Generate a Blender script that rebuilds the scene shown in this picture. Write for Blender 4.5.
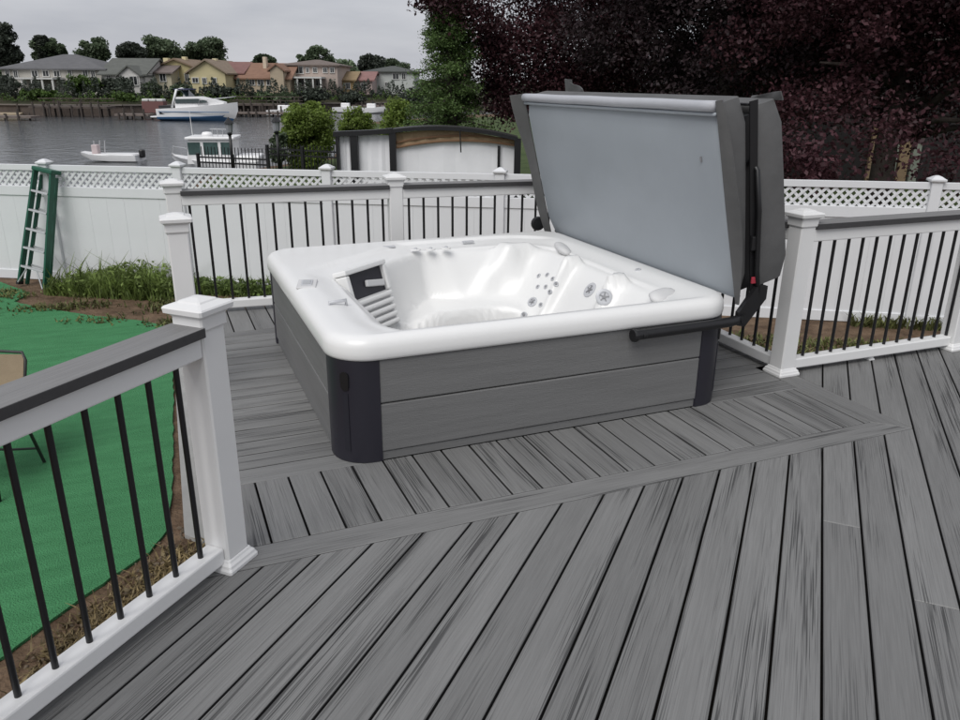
import bpy, bmesh, math, random
import numpy as np
from mathutils import Vector, Matrix

S = bpy.context.scene
COL = S.collection
for o in list(bpy.data.objects):
    bpy.data.objects.remove(o)

# ------------------------------------------------------------------ camera
CAM = Vector((0.0, 0.0, 1.65))
FPX = 776.06
CX = Vector((0.92477399, -0.38044057, 0.00761871))
CU = Vector((0.12154864, 0.31431474, 0.94150527))
CF = Vector((0.36058147, 0.86975354, -0.33691213))
cd = bpy.data.cameras.new('camera')
cam = bpy.data.objects.new('camera', cd)
COL.objects.link(cam)
cd.sensor_width = 36.0
cd.lens = FPX * 36.0 / 960.0
cd.clip_start = 0.05
cd.clip_end = 4000
cam.matrix_world = Matrix(((CX.x, CU.x, -CF.x, CAM.x), (CX.y, CU.y, -CF.y, CAM.y), (CX.z, CU.z, -CF.z, CAM.z), (0, 0, 0, 1)))
S.camera = cam
FH = Vector((CF.x, CF.y, 0)).normalized()      # level forward
RH = Vector((FH.y, -FH.x, 0))                  # level right
YAW = math.atan2(RH.y, RH.x)                   # rotation about z of a frame with x=right, y=away


def ray(px, py):
    return (px - 480) * CX - (py - 360) * CU + FPX * CF


def W(px, py, D):
    d = ray(px, py)
    return CAM + d * (D / d.dot(FH))


def onz(px, py, z):
    d = ray(px, py)
    return CAM + d * ((z - CAM.z) / d.z)


# ------------------------------------------------------------------ light
SUN_EL, SUN_AZ = math.radians(50), math.radians(226)     # azimuth clockwise from +Y
world = bpy.data.worlds.new('World')
S.world = world
world.use_nodes = True
nt = world.node_tree
nt.nodes.clear()
wo = nt.nodes.new('ShaderNodeOutputWorld')
bg = nt.nodes.new('ShaderNodeBackground')
sky = nt.nodes.new('ShaderNodeTexSky')
sky.sky_type = 'NISHITA'
sky.sun_disc = False
sky.sun_elevation = SUN_EL
sky.sun_rotation = SUN_AZ
sky.dust_density = 3.0
tc = nt.nodes.new('ShaderNodeTexCoord')
mp = nt.nodes.new('ShaderNodeMapping')
mp.inputs['Scale'].default_value = (1.6, 1.6, 7.0)
nz = nt.nodes.new('ShaderNodeTexNoise')
nz.inputs['Scale'].default_value = 1.7
nz.inputs['Detail'].default_value = 5
nz.inputs['Roughness'].default_value = 0.55
rp = nt.nodes.new('ShaderNodeValToRGB')
rp.color_ramp.elements[0].position = 0.33
rp.color_ramp.elements[0].color = (4.60, 4.74, 5.22, 1)
rp.color_ramp.elements[1].position = 0.68
rp.color_ramp.elements[1].color = (6.5, 6.56, 6.9, 1)
mx = nt.nodes.new('ShaderNodeMix')
mx.data_type = 'RGBA'
mx.inputs[0].default_value = 0.9
nt.links.new(tc.outputs['Generated'], mp.inputs['Vector'])
nt.links.new(mp.outputs[0], nz.inputs['Vector'])
nt.links.new(nz.outputs['Fac'], rp.inputs['Fac'])
nt.links.new(sky.outputs[0], mx.inputs[6])
nt.links.new(rp.outputs['Color'], mx.inputs[7])
nt.links.new(mx.outputs[2], bg.inputs['Color'])
bg.inputs['Strength'].default_value = 0.076
nt.links.new(bg.outputs[0], wo.inputs[0])

sd = bpy.data.lights.new('sun', 'SUN')
sd.energy = 1.5
sd.angle = math.radians(42)
sd.color = (1.0, 0.985, 0.96)
sun = bpy.data.objects.new('sun', sd)
COL.objects.link(sun)
sdir = Vector((math.sin(SUN_AZ) * math.cos(SUN_EL), math.cos(SUN_AZ) * math.cos(SUN_EL), math.sin(SUN_EL)))
sun.rotation_euler = sdir.to_track_quat('Z', 'Y').to_euler()
sun.location = sdir * 50

S.view_settings.view_transform = 'Standard'
S.view_settings.look = 'None'
S.view_settings.gamma = 1
S.view_settings.exposure = 0.48
S.render.engine = 'CYCLES'
S.cycles.max_bounces = 6

rnd = random.Random(7)
NR = np.random.default_rng(11)

# ------------------------------------------------------------------ materials
MATS = {}


def mat(name, col, rough=0.5, spec=0.5, var=0.08, vscale=6.0, bump=0.0, bscale=80.0, metal=0.0, objvar=0.0, stretch=(1, 1, 1), coat=0.0):
    """plain material with noise-driven colour variation and fine relief"""
    if name in MATS:
        return MATS[name]
    m = bpy.data.materials.new(name)
    m.use_nodes = True
    n, l = m.node_tree.nodes, m.node_tree.links
    b = n['Principled BSDF']
    b.inputs['Roughness'].default_value = rough
    b.inputs['Specular IOR Level'].default_value = spec
    b.inputs['Metallic'].default_value = metal
    b.inputs['Coat Weight'].default_value = coat
    t = n.new('ShaderNodeTexCoord')
    mpn = n.new('ShaderNodeMapping')
    mpn.inputs['Scale'].default_value = stretch
    l.new(t.outputs['Object'], mpn.inputs[0])
    ns = n.new('ShaderNodeTexNoise')
    ns.inputs['Scale'].default_value = vscale
    ns.inputs['Detail'].default_value = 6
    ns.inputs['Roughness'].default_value = 0.6
    l.new(mpn.outputs[0], ns.inputs['Vector'])
    r = n.new('ShaderNodeMapRange')
    r.inputs[1].default_value = 0.25
    r.inputs[2].default_value = 0.75
    r.inputs[3].default_value = 1 - var
    r.inputs[4].default_value = 1 + var
    l.new(ns.outputs['Fac'], r.inputs[0])
    val = r.outputs[0]
    if objvar:
        oi = n.new('ShaderNodeObjectInfo')
        r2 = n.new('ShaderNodeMapRange')
        r2.inputs[3].default_value = 1 - objvar
        r2.inputs[4].default_value = 1 + objvar
        l.new(oi.outputs['Random'], r2.inputs[0])
        mu = n.new('ShaderNodeMath')
        mu.operation = 'MULTIPLY'
        l.new(val, mu.inputs[0])
        l.new(r2.outputs[0], mu.inputs[1])
        val = mu.outputs[0]
    vm = n.new('ShaderNodeVectorMath')
    vm.operation = 'SCALE'
    vm.inputs[0].default_value = col
    l.new(val, vm.inputs['Scale'])
    l.new(vm.outputs[0], b.inputs['Base Color'])
    if bump:
        nb = n.new('ShaderNodeTexNoise')
        nb.inputs['Scale'].default_value = bscale
        nb.inputs['Detail'].default_value = 4
        l.new(mpn.outputs[0], nb.inputs['Vector'])
        bp = n.new('ShaderNodeBump')
        bp.inputs['Strength'].default_value = bump
        bp.inputs['Distance'].default_value = 0.01
        l.new(nb.outputs['Fac'], bp.inputs['Height'])
        l.new(bp.outputs[0], b.inputs['Normal'])
    MATS[name] = m
    return m


def plank_mat(name, col, dark, streak=1.0, ovar=0.1, rough=0.55):
    """capped composite decking: soft grain, clustered dark streaks along the board (local x)"""
    m = bpy.data.materials.new(name)
    m.use_nodes = True
    n, l = m.node_tree.nodes, m.node_tree.links
    b = n['Principled BSDF']
    b.inputs['Roughness'].default_value = rough
    b.inputs['Specular IOR Level'].default_value = 0.4
    t = n.new('ShaderNodeTexCoord')
    oi = n.new('ShaderNodeObjectInfo')
    off = n.new('ShaderNodeVectorMath')
    off.operation = 'SCALE'
    off.inputs[0].default_value = (37.0, 91.0, 13.0)
    l.new(oi.outputs['Random'], off.inputs['Scale'])
    add = n.new('ShaderNodeVectorMath')
    add.operation = 'ADD'
    l.new(t.outputs['Object'], add.inputs[0])
    l.new(off.outputs[0], add.inputs[1])

    def noise(scale, st, det=4, ro=0.55, dist=0.0):
        mm = n.new('ShaderNodeMapping')
        mm.inputs['Scale'].default_value = st
        l.new(add.outputs[0], mm.inputs[0])
        q = n.new('ShaderNodeTexNoise')
        q.inputs['Scale'].default_value = scale
        q.inputs['Detail'].default_value = det
        q.inputs['Roughness'].default_value = ro
        q.inputs['Distortion'].default_value = dist
        l.new(mm.outputs[0], q.inputs['Vector'])
        return q.outputs['Fac']

    def mr(v, a, bb, c, d):
        q = n.new('ShaderNodeMapRange')
        q.interpolation_type = 'SMOOTHSTEP'
        q.inputs[1].default_value = a
        q.inputs[2].default_value = bb
        q.inputs[3].default_value = c
        q.inputs[4].default_value = d
        l.new(v, q.inputs[0])
        return q.outputs[0]

    def mul(a, bb):
        q = n.new('ShaderNodeMath')
        q.operation = 'MULTIPLY'
        l.new(a, q.inputs[0])
        l.new(bb, q.inputs[1])
        return q.outputs[0]
    fine = noise(1.0, (5.0, 190.0, 5.0), 3)
    st = noise(1.0, (2.3, 200.0, 2.0), 1, 0.4, 0.0)
    st2 = noise(1.0, (3.6, 300.0, 2.0), 1, 0.4, 0.0)
    cl = noise(1.0, (0.8, 14.0, 2.0), 1)
    soft = noise(1.0, (1.2, 14.0, 1.0), 3)
    s1 = mr(st, 0.52, 0.58, 0.0, 1.0)
    c1 = mr(cl, 0.50, 0.60, 0.03, 1.0)
    f1 = mr(st2, 0.57, 0.64, 0.0, 0.55)
    mxn = n.new('ShaderNodeMath')
    mxn.operation = 'MAXIMUM'
    l.new(mul(s1, c1), mxn.inputs[0])
    l.new(mul(f1, mr(cl, 0.36, 0.52, 0.12, 1.0)), mxn.inputs[1])
    sf = mxn.outputs[0]
    sk = n.new('ShaderNodeMath')
    sk.operation = 'MULTIPLY'
    sk.inputs[1].default_value = streak * 0.85
    l.new(sf, sk.inputs[0])
    mixc = n.new('ShaderNodeMix')
    mixc.data_type = 'RGBA'
    mixc.inputs[6].default_value = (*col, 1)
    mixc.inputs[7].default_value = (*dark, 1)
    l.new(sk.outputs[0], mixc.inputs[0])
    br = mul(mr(fine, 0.3, 0.7, 0.91, 1.07), mr(soft, 0.3, 0.7, 0.94, 1.05))
    br = mul(br, mr(oi.outputs['Random'], 0, 1, 1 - ovar, 1 + ovar))
    vm = n.new('ShaderNodeVectorMath')
    vm.operation = 'SCALE'
    l.new(mixc.outputs[2], vm.inputs[0])
    l.new(br, vm.inputs['Scale'])
    l.new(vm.outputs[0], b.inputs['Base Color'])
    bp = n.new('ShaderNodeBump')
    bp.inputs['Strength'].default_value = 0.35
    bp.inputs['Distance'].default_value = 0.004
    l.new(fine, bp.inputs['Height'])
    l.new(bp.outputs[0], b.inputs['Normal'])
    MATS[name] = m
    return m


def two_tone(name, c1, c2, scale, lo=0.4, hi=0.6, rough=0.9, bump=0.6, bscale=60, c3=None, stretch=None):
    m = bpy.data.materials.new(name)
    m.use_nodes = True
    n, l = m.node_tree.nodes, m.node_tree.links
    b = n['Principled BSDF']
    b.inputs['Roughness'].default_value = rough
    b.inputs['Specular IOR Level'].default_value = 0.2
    t = n.new('ShaderNodeTexCoord')
    q = n.new('ShaderNodeTexNoise')
    q.inputs['Scale'].default_value = scale
    q.inputs['Detail'].default_value = 8
    q.inputs['Roughness'].default_value = 0.65
    if stretch:
        sm = n.new('ShaderNodeMapping')
        sm.inputs['Scale'].default_value = stretch
        l.new(t.outputs['Object'], sm.inputs[0])
        l.new(sm.outputs[0], q.inputs['Vector'])
    else:
        l.new(t.outputs['Object'], q.inputs['Vector'])
    r = n.new('ShaderNodeValToRGB')
    r.color_ramp.elements[0].position = lo
    r.color_ramp.elements[0].color = (*c1, 1)
    r.color_ramp.elements[1].position = hi
    r.color_ramp.elements[1].color = (*c2, 1)
    if c3:
        e = r.color_ramp.elements.new(min(0.95, hi + 0.12))
        e.color = (*c3, 1)
    l.new(q.outputs['Fac'], r.inputs['Fac'])
    l.new(r.outputs['Color'], b.inputs['Base Color'])
    q2 = n.new('ShaderNodeTexNoise')
    q2.inputs['Scale'].default_value = bscale
    q2.inputs['Detail'].default_value = 5
    l.new(t.outputs['Object'], q2.inputs['Vector'])
    bp = n.new('ShaderNodeBump')
    bp.inputs['Strength'].default_value = bump
    bp.inputs['Distance'].default_value = 0.03
    l.new(q2.outputs['Fac'], bp.inputs['Height'])
    l.new(bp.outputs[0], b.inputs['Normal'])
    MATS[name] = m
    return m


def leaf_mat(name, col, trans=0.25, var=0.45, clump=1.1):
    m = bpy.data.materials.new(name)
    m.use_nodes = True
    n, l = m.node_tree.nodes, m.node_tree.links
    b = n['Principled BSDF']
    b.inputs['Roughness'].default_value = 0.5
    b.inputs['Specular IOR Level'].default_value = 0.22
    g = n.new('ShaderNodeNewGeometry')
    r = n.new('ShaderNodeMapRange')
    r.inputs[3].default_value = 1 - var
    r.inputs[4].default_value = 1 + var
    l.new(g.outputs['Random Per Island'], r.inputs[0])
    tcn = n.new('ShaderNodeTexCoord')
    cn = n.new('ShaderNodeTexNoise')
    cn.inputs['Scale'].default_value = clump
    cn.inputs['Detail'].default_value = 3
    l.new(tcn.outputs['Object'], cn.inputs['Vector'])
    r3 = n.new('ShaderNodeMapRange')
    r3.inputs[1].default_value = 0.3
    r3.inputs[2].default_value = 0.7
    r3.inputs[3].default_value = 0.55
    r3.inputs[4].default_value = 1.5
    l.new(cn.outputs['Fac'], r3.inputs[0])
    mm = n.new('ShaderNodeMath')
    mm.operation = 'MULTIPLY'
    l.new(r.outputs[0], mm.inputs[0])
    l.new(r3.outputs[0], mm.inputs[1])
    vm = n.new('ShaderNodeVectorMath')
    vm.operation = 'SCALE'
    vm.inputs[0].default_value = col
    l.new(mm.outputs[0], vm.inputs['Scale'])
    l.new(vm.outputs[0], b.inputs['Base Color'])
    tr = n.new('ShaderNodeBsdfTranslucent')
    l.new(vm.outputs[0], tr.inputs['Color'])
    ms = n.new('ShaderNodeMixShader')
    ms.inputs[0].default_value = trans
    l.new(b.outputs[0], ms.inputs[1])
    l.new(tr.outputs[0], ms.inputs[2])
    l.new(ms.outputs[0], n['Material Output'].inputs['Surface'])
    MATS[name] = m
    return m


M_DECK = plank_mat('composite_plank', (0.184, 0.184, 0.181), (0.045, 0.045, 0.045), 1.0, 0.09)
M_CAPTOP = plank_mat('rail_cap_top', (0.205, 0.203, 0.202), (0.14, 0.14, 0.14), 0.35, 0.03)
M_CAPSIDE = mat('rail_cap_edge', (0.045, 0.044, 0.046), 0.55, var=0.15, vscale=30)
M_VINYL = mat('white_vinyl', (0.73, 0.73, 0.725), 0.38, var=0.03, vscale=3.0)
M_VINYL_F = mat('white_vinyl_fence', (0.69, 0.70, 0.715), 0.45, var=0.045, vscale=1.4)
M_BALU = mat('black_baluster', (0.006, 0.006, 0.007), 0.4, var=0.1)
M_ACRYL = mat('white_acrylic', (0.77, 0.77, 0.76), 0.30, var=0.015, vscale=2.0, coat=0.08)
M_PANEL = mat('grey_side_panel', (0.150, 0.150, 0.149), 0.6, var=0.14, vscale=5.0, bump=0.25, bscale=60, stretch=(0.25, 0.25, 6))
M_CORNER = mat('dark_corner_plastic', (0.017, 0.016, 0.024), 0.42, var=0.1, vscale=4)
M_BLACK = mat('black_metal', (0.008, 0.008, 0.009), 0.4, var=0.1)
M_JET = mat('grey_jet_plastic', (0.50, 0.51, 0.53), 0.3, var=0.1)
M_JETD = mat('dark_jet_hole', (0.24, 0.24, 0.25), 0.4, var=0.1)
M_PILLOW = mat('pale_pillow', (0.60, 0.60, 0.60), 0.6, var=0.04)
M_COVIN = mat('cover_grey_lining', (0.318, 0.348, 0.378), 0.5, var=0.06, vscale=2.2, bump=0.35, bscale=5)
M_COVOUT = mat('cover_charcoal_vinyl', (0.10, 0.10, 0.10), 0.55, var=0.16, vscale=5, bump=0.6, bscale=7)
M_COVPIPE = mat('cover_light_piping', (0.42, 0.43, 0.46), 0.5, var=0.05)
M_RED = mat('red_tag', (0.35, 0.03, 0.05), 0.5)
M_SOIL = two_tone('soil', (0.075, 0.048, 0.03), (0.17, 0.115, 0.075), 5.0, 0.35, 0.65, bump=0.9, bscale=30, c3=(0.10, 0.11, 0.04))
M_TURF = two_tone('green_turf', (0.050, 0.195, 0.080), (0.075, 0.27, 0.115), 3.2, 0.3, 0.72, 0.9, 0.8, 90, c3=(0.10, 0.27, 0.11), stretch=(0.7, 2.6, 1))
M_WOODD = mat('dark_timber', (0.058, 0.047, 0.040), 0.85, var=0.3, vscale=3, stretch=(1, 1, 6))
M_GAPSHADE = mat('shaded_board_edge', (0.03, 0.03, 0.03), 0.8, var=0.1)  # board sides: shade of the gaps put into the colour
M_FRAMESHADE = mat('deck_frame_shade', (0.02, 0.017, 0.014), 0.9, var=0.2)  # near black, stands for the shade below the boards
M_GREENF = mat('green_fibreglass', (0.008, 0.085, 0.05), 0.4, var=0.12)
M_ALU = mat('aluminium', (0.55, 0.56, 0.57), 0.4, metal=0.6, var=0.06)
M_BLUEB = mat('blue_bottom_paint', (0.05, 0.13, 0.26), 0.5)
M_BOATW = mat('boat_white', (0.80, 0.80, 0.80), 0.25, var=0.03)
M_GLASS = mat('tinted_glass', (0.03, 0.05, 0.05), 0.08, spec=0.8, var=0.2)
M_TAN = mat('tan_fabric', (0.38, 0.27, 0.16), 0.8, var=0.2, vscale=2)
M_WCLOTH = mat('white_canvas', (0.80, 0.80, 0.82), 0.6, var=0.03)
M_BARK = mat('bark', (0.045, 0.035, 0.03), 0.9, var=0.35, vscale=8, bump=0.8, bscale=25)

# ------------------------------------------------------------------ mesh helpers


class MB:
    def __init__(self):
        self.v, self.f, self.mi = [], [], []

    def add(self, vs, fs, mi=0):
        o = len(self.v)
        self.v += [tuple(p) for p in vs]
        self.f += [tuple(i + o for i in f) for f in fs]
        self.mi += [mi] * len(fs)
        return self

    def box(self, c, s, rz=0.0, mi=0, bev=0.0, M=None):
        """box centred at c with full sizes s, optionally chamfered"""
        hx, hy, hz = s[0] / 2, s[1] / 2, s[2] / 2
        if bev:
            bm = bmesh.new()
            bmesh.ops.create_cube(bm, size=1.0)
            for q in bm.verts:
                q.co = Vector((q.co.x * s[0], q.co.y * s[1], q.co.z * s[2]))
            bmesh.ops.bevel(bm, geom=list(bm.edges), offset=bev, segments=2, affect='EDGES', profile=0.5)
            bm.verts.index_update()
            vs = [q.co.copy() for q in bm.verts]
            fs = [[q.index for q in f.verts] for f in bm.faces]
            bm.free()
        else:
            vs = [Vector((x, y, z)) for z in (-hz, hz) for x, y in ((-hx, -hy), (hx, -hy), (hx, hy), (-hx, hy))]
            fs = [(0, 3, 2, 1), (4, 5, 6, 7), (0, 1, 5, 4), (1, 2, 6, 5), (2, 3, 7, 6), (3, 0, 4, 7)]
        R = Matrix.Rotation(rz, 3, 'Z')
        vs = [R @ p + Vector(c) for p in vs]
        if M is not None:
            vs = [M @ p for p in vs]
        return self.add(vs, fs, mi)

    def tube(self, pts, r, n=8, mi=0, cap=True):
        """tube through points; r a number or a list"""
        pts = [Vector(p) for p in pts]
        rs = r if isinstance(r, (list, tuple)) else [r] * len(pts)
        rings = []
        for i, p in enumerate(pts):
            a = pts[max(0, i - 1)]
            b = pts[min(len(pts) - 1, i + 1)]
            d = (b - a).normalized()
            u = d.orthogonal().normalized() if i == 0 else (u - d * u.dot(d)).normalized()
            w = d.cross(u)
            rings.append([p + (u * math.cos(2 * math.pi * k / n) + w * math.sin(2 * math.pi * k / n)) * rs[i] for k in range(n)])
        vs = [q for rg in rings for q in rg]
        fs = [(i * n + k, i * n + (k + 1) % n, (i + 1) * n + (k + 1) % n, (i + 1) * n + k) for i in range(len(pts) - 1) for k in range(n)]
        if cap:
            fs.append(tuple(range(n - 1, -1, -1)))
            fs.append(tuple((len(pts) - 1) * n + k for k in range(n)))
        return self.add(vs, fs, mi)

    def lathe(self, prof, n=20, M=None, mi=0):
        """profile of (radius, z) turned about z, then M"""
        vs, fs = [], []
        for r, z in prof:
            for k in range(n):
                p = Vector((r * math.cos(2 * math.pi * k / n), r * math.sin(2 * math.pi * k / n), z))
                vs.append(M @ p if M is not None else p)
        for i in range(len(prof) - 1):
            for k in range(n):
                fs.append((i * n + k, i * n + (k + 1) % n, (i + 1) * n + (k + 1) % n, (i + 1) * n + k))
        fs.append(tuple(range(n - 1, -1, -1)))
        fs.append(tuple((len(prof) - 1) * n + k for k in range(n)))
        return self.add(vs, fs, mi)

    def rings(self, rings, close=True, caps=True, mi=0):
        n = len(rings[0])
        vs = [q for rg in rings for q in rg]
        m = n if close else n - 1
        fs = [(i * n + k, i * n + (k + 1) % n, (i + 1) * n + (k + 1) % n, (i + 1) * n + k) for i in range(len(rings) - 1) for k in range(m)]
        if caps:
            fs.append(tuple(range(n - 1, -1, -1)))
            fs.append(tuple((len(rings) - 1) * n + k for k in range(n)))
        return self.add(vs, fs, mi)

    def prism(self, poly, h0, h1, M=None, mi=0):
        """flat polygon (x,y) extruded along z from h0 to h1"""
        n = len(poly)
        vs = [Vector((x, y, h0)) for x, y in poly] + [Vector((x, y, h1)) for x, y in poly]
        if M is not None:
            vs = [M @ p for p in vs]
        fs = [tuple(range(n - 1, -1, -1)), tuple(range(n, 2 * n))] + [(k, (k + 1) % n, n + (k + 1) % n, n + k) for k in range(n)]
        return self.add(vs, fs, mi)

    def build(self, name, m, parent=None, smooth=False, loc=None, rz=0.0, angle=None):
        me = bpy.data.meshes.new(name)
        me.from_pydata(self.v, [], self.f)
        ms = m if isinstance(m, (list, tuple)) else [m]
        for q in ms:
            me.materials.append(q)
        if len(ms) > 1:
            me.polygons.foreach_set('material_index', self.mi)
        if smooth:
            me.polygons.foreach_set('use_smooth', [True] * len(me.polygons))
            if angle:
                try:
                    me.set_sharp_from_angle(angle=math.radians(angle))
                except Exception:
                    pass
        me.update()
        return link(name, me, parent, loc, rz)


def link(name, me, parent=None, loc=None, rz=0.0):
    o = bpy.data.objects.new(name, me)
    COL.objects.link(o)
    if parent is not None:
        o.parent = parent
    if loc is not None:
        o.location = loc
    o.rotation_euler.z = rz
    return o


def tag(o, label, cat, group=None):
    o['label'] = label
    o['category'] = cat
    if group:
        o['group'] = group
    return o


def thing(name, label, cat, loc=(0, 0, 0), rz=0.0, group=None):
    o = bpy.data.objects.new(name, None)
    o.empty_display_size = 0.2
    COL.objects.link(o)
    o.location = loc
    o.rotation_euler.z = rz
    return tag(o, label, cat, group)


def structure(o):
    o['kind'] = 'structure'
    return o


def quadmesh(name, P, mi, parent=None, uvless=True):
    """P: (N,k,3) numpy array of separate k-gons"""
    N, k = P.shape[0], P.shape[1]
    me = bpy.data.meshes.new(name)
    me.vertices.add(N * k)
    me.vertices.foreach_set('co', P.reshape(-1).astype(np.float32))
    me.loops.add(N * k)
    me.loops.foreach_set('vertex_index', np.arange(N * k, dtype=np.int32))
    me.polygons.add(N)
    me.polygons.foreach_set('loop_start', np.arange(0, N * k, k, dtype=np.int32))
    me.materials.append(mi)
    me.update(calc_edges=True)
    me.validate()
    return link(name, me, parent)


def leaves(centers, size, aspect=0.55, up=0.3, rng=NR):
    """rhombic leaves at the given points with random facing"""
    N = len(centers)
    nrm = rng.normal(size=(N, 3))
    nrm[:, 2] = np.abs(nrm[:, 2]) + up
    nrm /= np.linalg.norm(nrm, axis=1)[:, None]
    t = rng.normal(size=(N, 3))
    t -= nrm * np.sum(t * nrm, axis=1)[:, None]
    t /= np.linalg.norm(t, axis=1)[:, None]
    b = np.cross(nrm, t)
    s = (size * rng.uniform(0.6, 1.3, N))[:, None]
    P = np.stack([centers - t * s * 0.5, centers - t * s * 0.05 + b * s * aspect * 0.5 + nrm * s * 0.08, centers + t * s * 0.5, centers - t * s * 0.05 - b * s * aspect * 0.5 + nrm * s * 0.08], axis=1)
    return P


def crown_points(n, c, r, clumps, clump_r, shell=0.55, low=-1.0, rng=NR):
    """leaf centres in clumps spread through an ellipsoid"""
    c = np.array(c, float)
    r = np.array(r, float)
    d = rng.normal(size=(clumps, 3))
    d /= np.linalg.norm(d, axis=1)[:, None]
    rad = rng.uniform(shell, 1.0, clumps) ** 0.7
    cc = d * rad[:, None]
    cc = cc[cc[:, 2] > low]
    w = rng.uniform(0.4, 1.0, len(cc))
    idx = rng.choice(len(cc), n, p=w / w.sum())
    g = rng.normal(size=(n, 3))
    g /= np.linalg.norm(g, axis=1)[:, None]
    g *= (rng.uniform(0, 1, n) ** 0.5)[:, None]
    cr = clump_r * rng.uniform(0.6, 1.35, len(cc))
    return c + cc[idx] * r + g * cr[idx][:, None] * np.array([1, 1, 0.7])


def trunk_mesh(base, top, r, limbs, spread, rs):
    b = MB()
    base, top = Vector(base), Vector(top)
    pts = [base.lerp(top, t) + Vector((rs.uniform(-1, 1), rs.uniform(-1, 1), 0)) * r * 0.5 * (t > 0) for t in (0, 0.3, 0.6, 1.0)]
    b.tube(pts, [r * 1.25, r, r * 0.7, r * 0.25], 8)
    for k in range(limbs):
        t = rs.uniform(0.3, 0.9)
        p = base.lerp(top, t)
        a = rs.uniform(0, 2 * math.pi)
        L = spread * rs.uniform(0.5, 1.0)
        q = p + Vector((math.cos(a) * L, math.sin(a) * L, L * rs.uniform(0.1, 0.7)))
        b.tube([p, p.lerp(q, 0.5) + Vector((0, 0, L * 0.08)), q], [r * 0.42, r * 0.27, r * 0.08], 6)
    return b

# ================================================================== DECK (setting)
deck = bpy.data.objects.new('deck', None)
COL.objects.link(deck)
structure(deck)
PITCH, GAP = 0.1435, 0.0088


def plank(pts, ang, parent=deck, m=None, z=0.0, th=0.026, name='plank'):
    """pts: corner points (x,y) counter-clockwise; local x runs along the board"""
    c = Vector((sum(p[0] for p in pts) / len(pts), sum(p[1] for p in pts) / len(pts)))
    R = Matrix.Rotation(-ang, 2)
    q = [R @ (Vector(p) - c) for p in pts]
    n = len(q)
    bv = 0.003
    ins = []
    for i in range(n):
        a, b, d = q[i - 1], q[i], q[(i + 1) % n]
        e1, e2 = (b - a).normalized(), (d - b).normalized()
        n1, n2 = Vector((-e1.y, e1.x)), Vector((-e2.y, e2.x))
        k = (n1 + n2)
        k = k / max(0.35, k.dot(n1)) if k.length > 1e-6 else n1
        ins.append(b + k * bv)
    vs = [(p.x, p.y, -th) for p in q] + [(p.x, p.y, -bv) for p in q] + [(p.x, p.y, 0) for p in ins]
    fs = [tuple(range(n - 1, -1, -1)), tuple(range(2 * n, 3 * n))]
    for r in (0, 1):
        fs += [(r * n + k, r * n + (k + 1) % n, (r + 1) * n + (k + 1) % n, (r + 1) * n + k) for k in range(n)]
    b = MB().add(vs, fs)
    b.mi = [1, 0] + [1] * n + [0] * n  # side faces take the painted gap shade
    return b.build(name, [m or M_DECK, M_GAPSHADE], parent, loc=(c.x, c.y, z), rz=ang)


R2 = math.sqrt(2)
BY0, BY1 = 2.504, 2.640          # front border board
BX0, BX1 = 3.300, 3.440          # right border board
# diagonal field
w0 = -0.235
k = -40
joints = {-1: 3.05, 0: None, -3: 2.62, 4: 1.1, 2: 0.55, -6: 1.9, 6: 0.2, 9: -0.4, -9: 1.2}
for k in range(-30, 15):
    a = w0 + k * PITCH + GAP / 2
    b_ = a + PITCH - GAP
    if b_ > 1.87:
        b_ = 1.87
    if b_ - a < 0.03 or a < -4.4:
        continue

    def lmax(w):
        if 2.502 - R2 * w <= BX1 + 0.006:
            return (BY0 - 0.004) * R2 - w
        return min(3.52 * R2 - w, 7.2 * R2 + w)

    def lmin(w):
        return max(-0.9 * R2 - w, -2.6 * R2 + w)
    if 2.502 - R2 * a > BX1 + 0.006 and 2.502 - R2 * b_ <= BX1 + 0.006:      # board notched round the border corner
        T = lambda l, w: ((l - w) / R2, (l + w) / R2)
        plank([T(lmin(a), a), T(3.52 * R2 - a, a), T(3.52 * R2 - b_, b_), (BX1 + 0.004, BX1 + 0.004 + R2 * b_), (BX1 + 0.004, BY0 - 0.004), (BY0 - 0.004 - R2 * b_, BY0 - 0.004), T(lmin(b_), b_)], math.pi / 4)
        continue
    segs = [(lmin(a), lmin(b_), lmax(a), lmax(b_))]
    if lmax(a) - lmin(a) < 0.2:
        continue
    j = joints.get(k)
    if j is not None and lmin(a) + 0.3 < j < lmax(a) - 0.3:
        segs = [(lmin(a), lmin(b_), j - 0.0012, j - 0.0012), (j + 0.0012, j + 0.0012, lmax(a), lmax(b_))]
    for s0a, s0b, s1a, s1b in segs:
        P = [((l - w) / R2, (l + w) / R2) for l, w in ((s0a, a), (s1a, a), (s1b, b_), (s0b, b_))]
        plank(P, math.pi / 4)
# short diagonal boards between the right border and the railing
for k in range(-3, 5):
    a = w0 + k * PITCH + GAP / 2
    b_ = a + PITCH - GAP
    if 2.502 - R2 * a > BX1 + 0.006:
        continue
    q0 = lambda w: (BX1 + 0.004) * R2 + w
    q1 = lambda w: 3.52 * R2 - w
    if q1(b_) - q0(b_) < 0.02:
        continue
    plank([((l - w) / R2, (l + w) / R2) for l, w in ((q0(a), a), (q1(a), a), (q1(b_), b_), (q0(b_), b_))], math.pi / 4)
# border boards with a mitre at the outer corner
plank([(-0.06, BY0), (BX1 - 0.002, BY0), (BX0 - 0.002, BY1), (0.02, BY1)], 0)
plank([(BX1, BY0 + 0.002), (BX1, 3.52), (BX0, 3.52), (BX0, BY1 + 0.002)], math.pi / 2)
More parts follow.
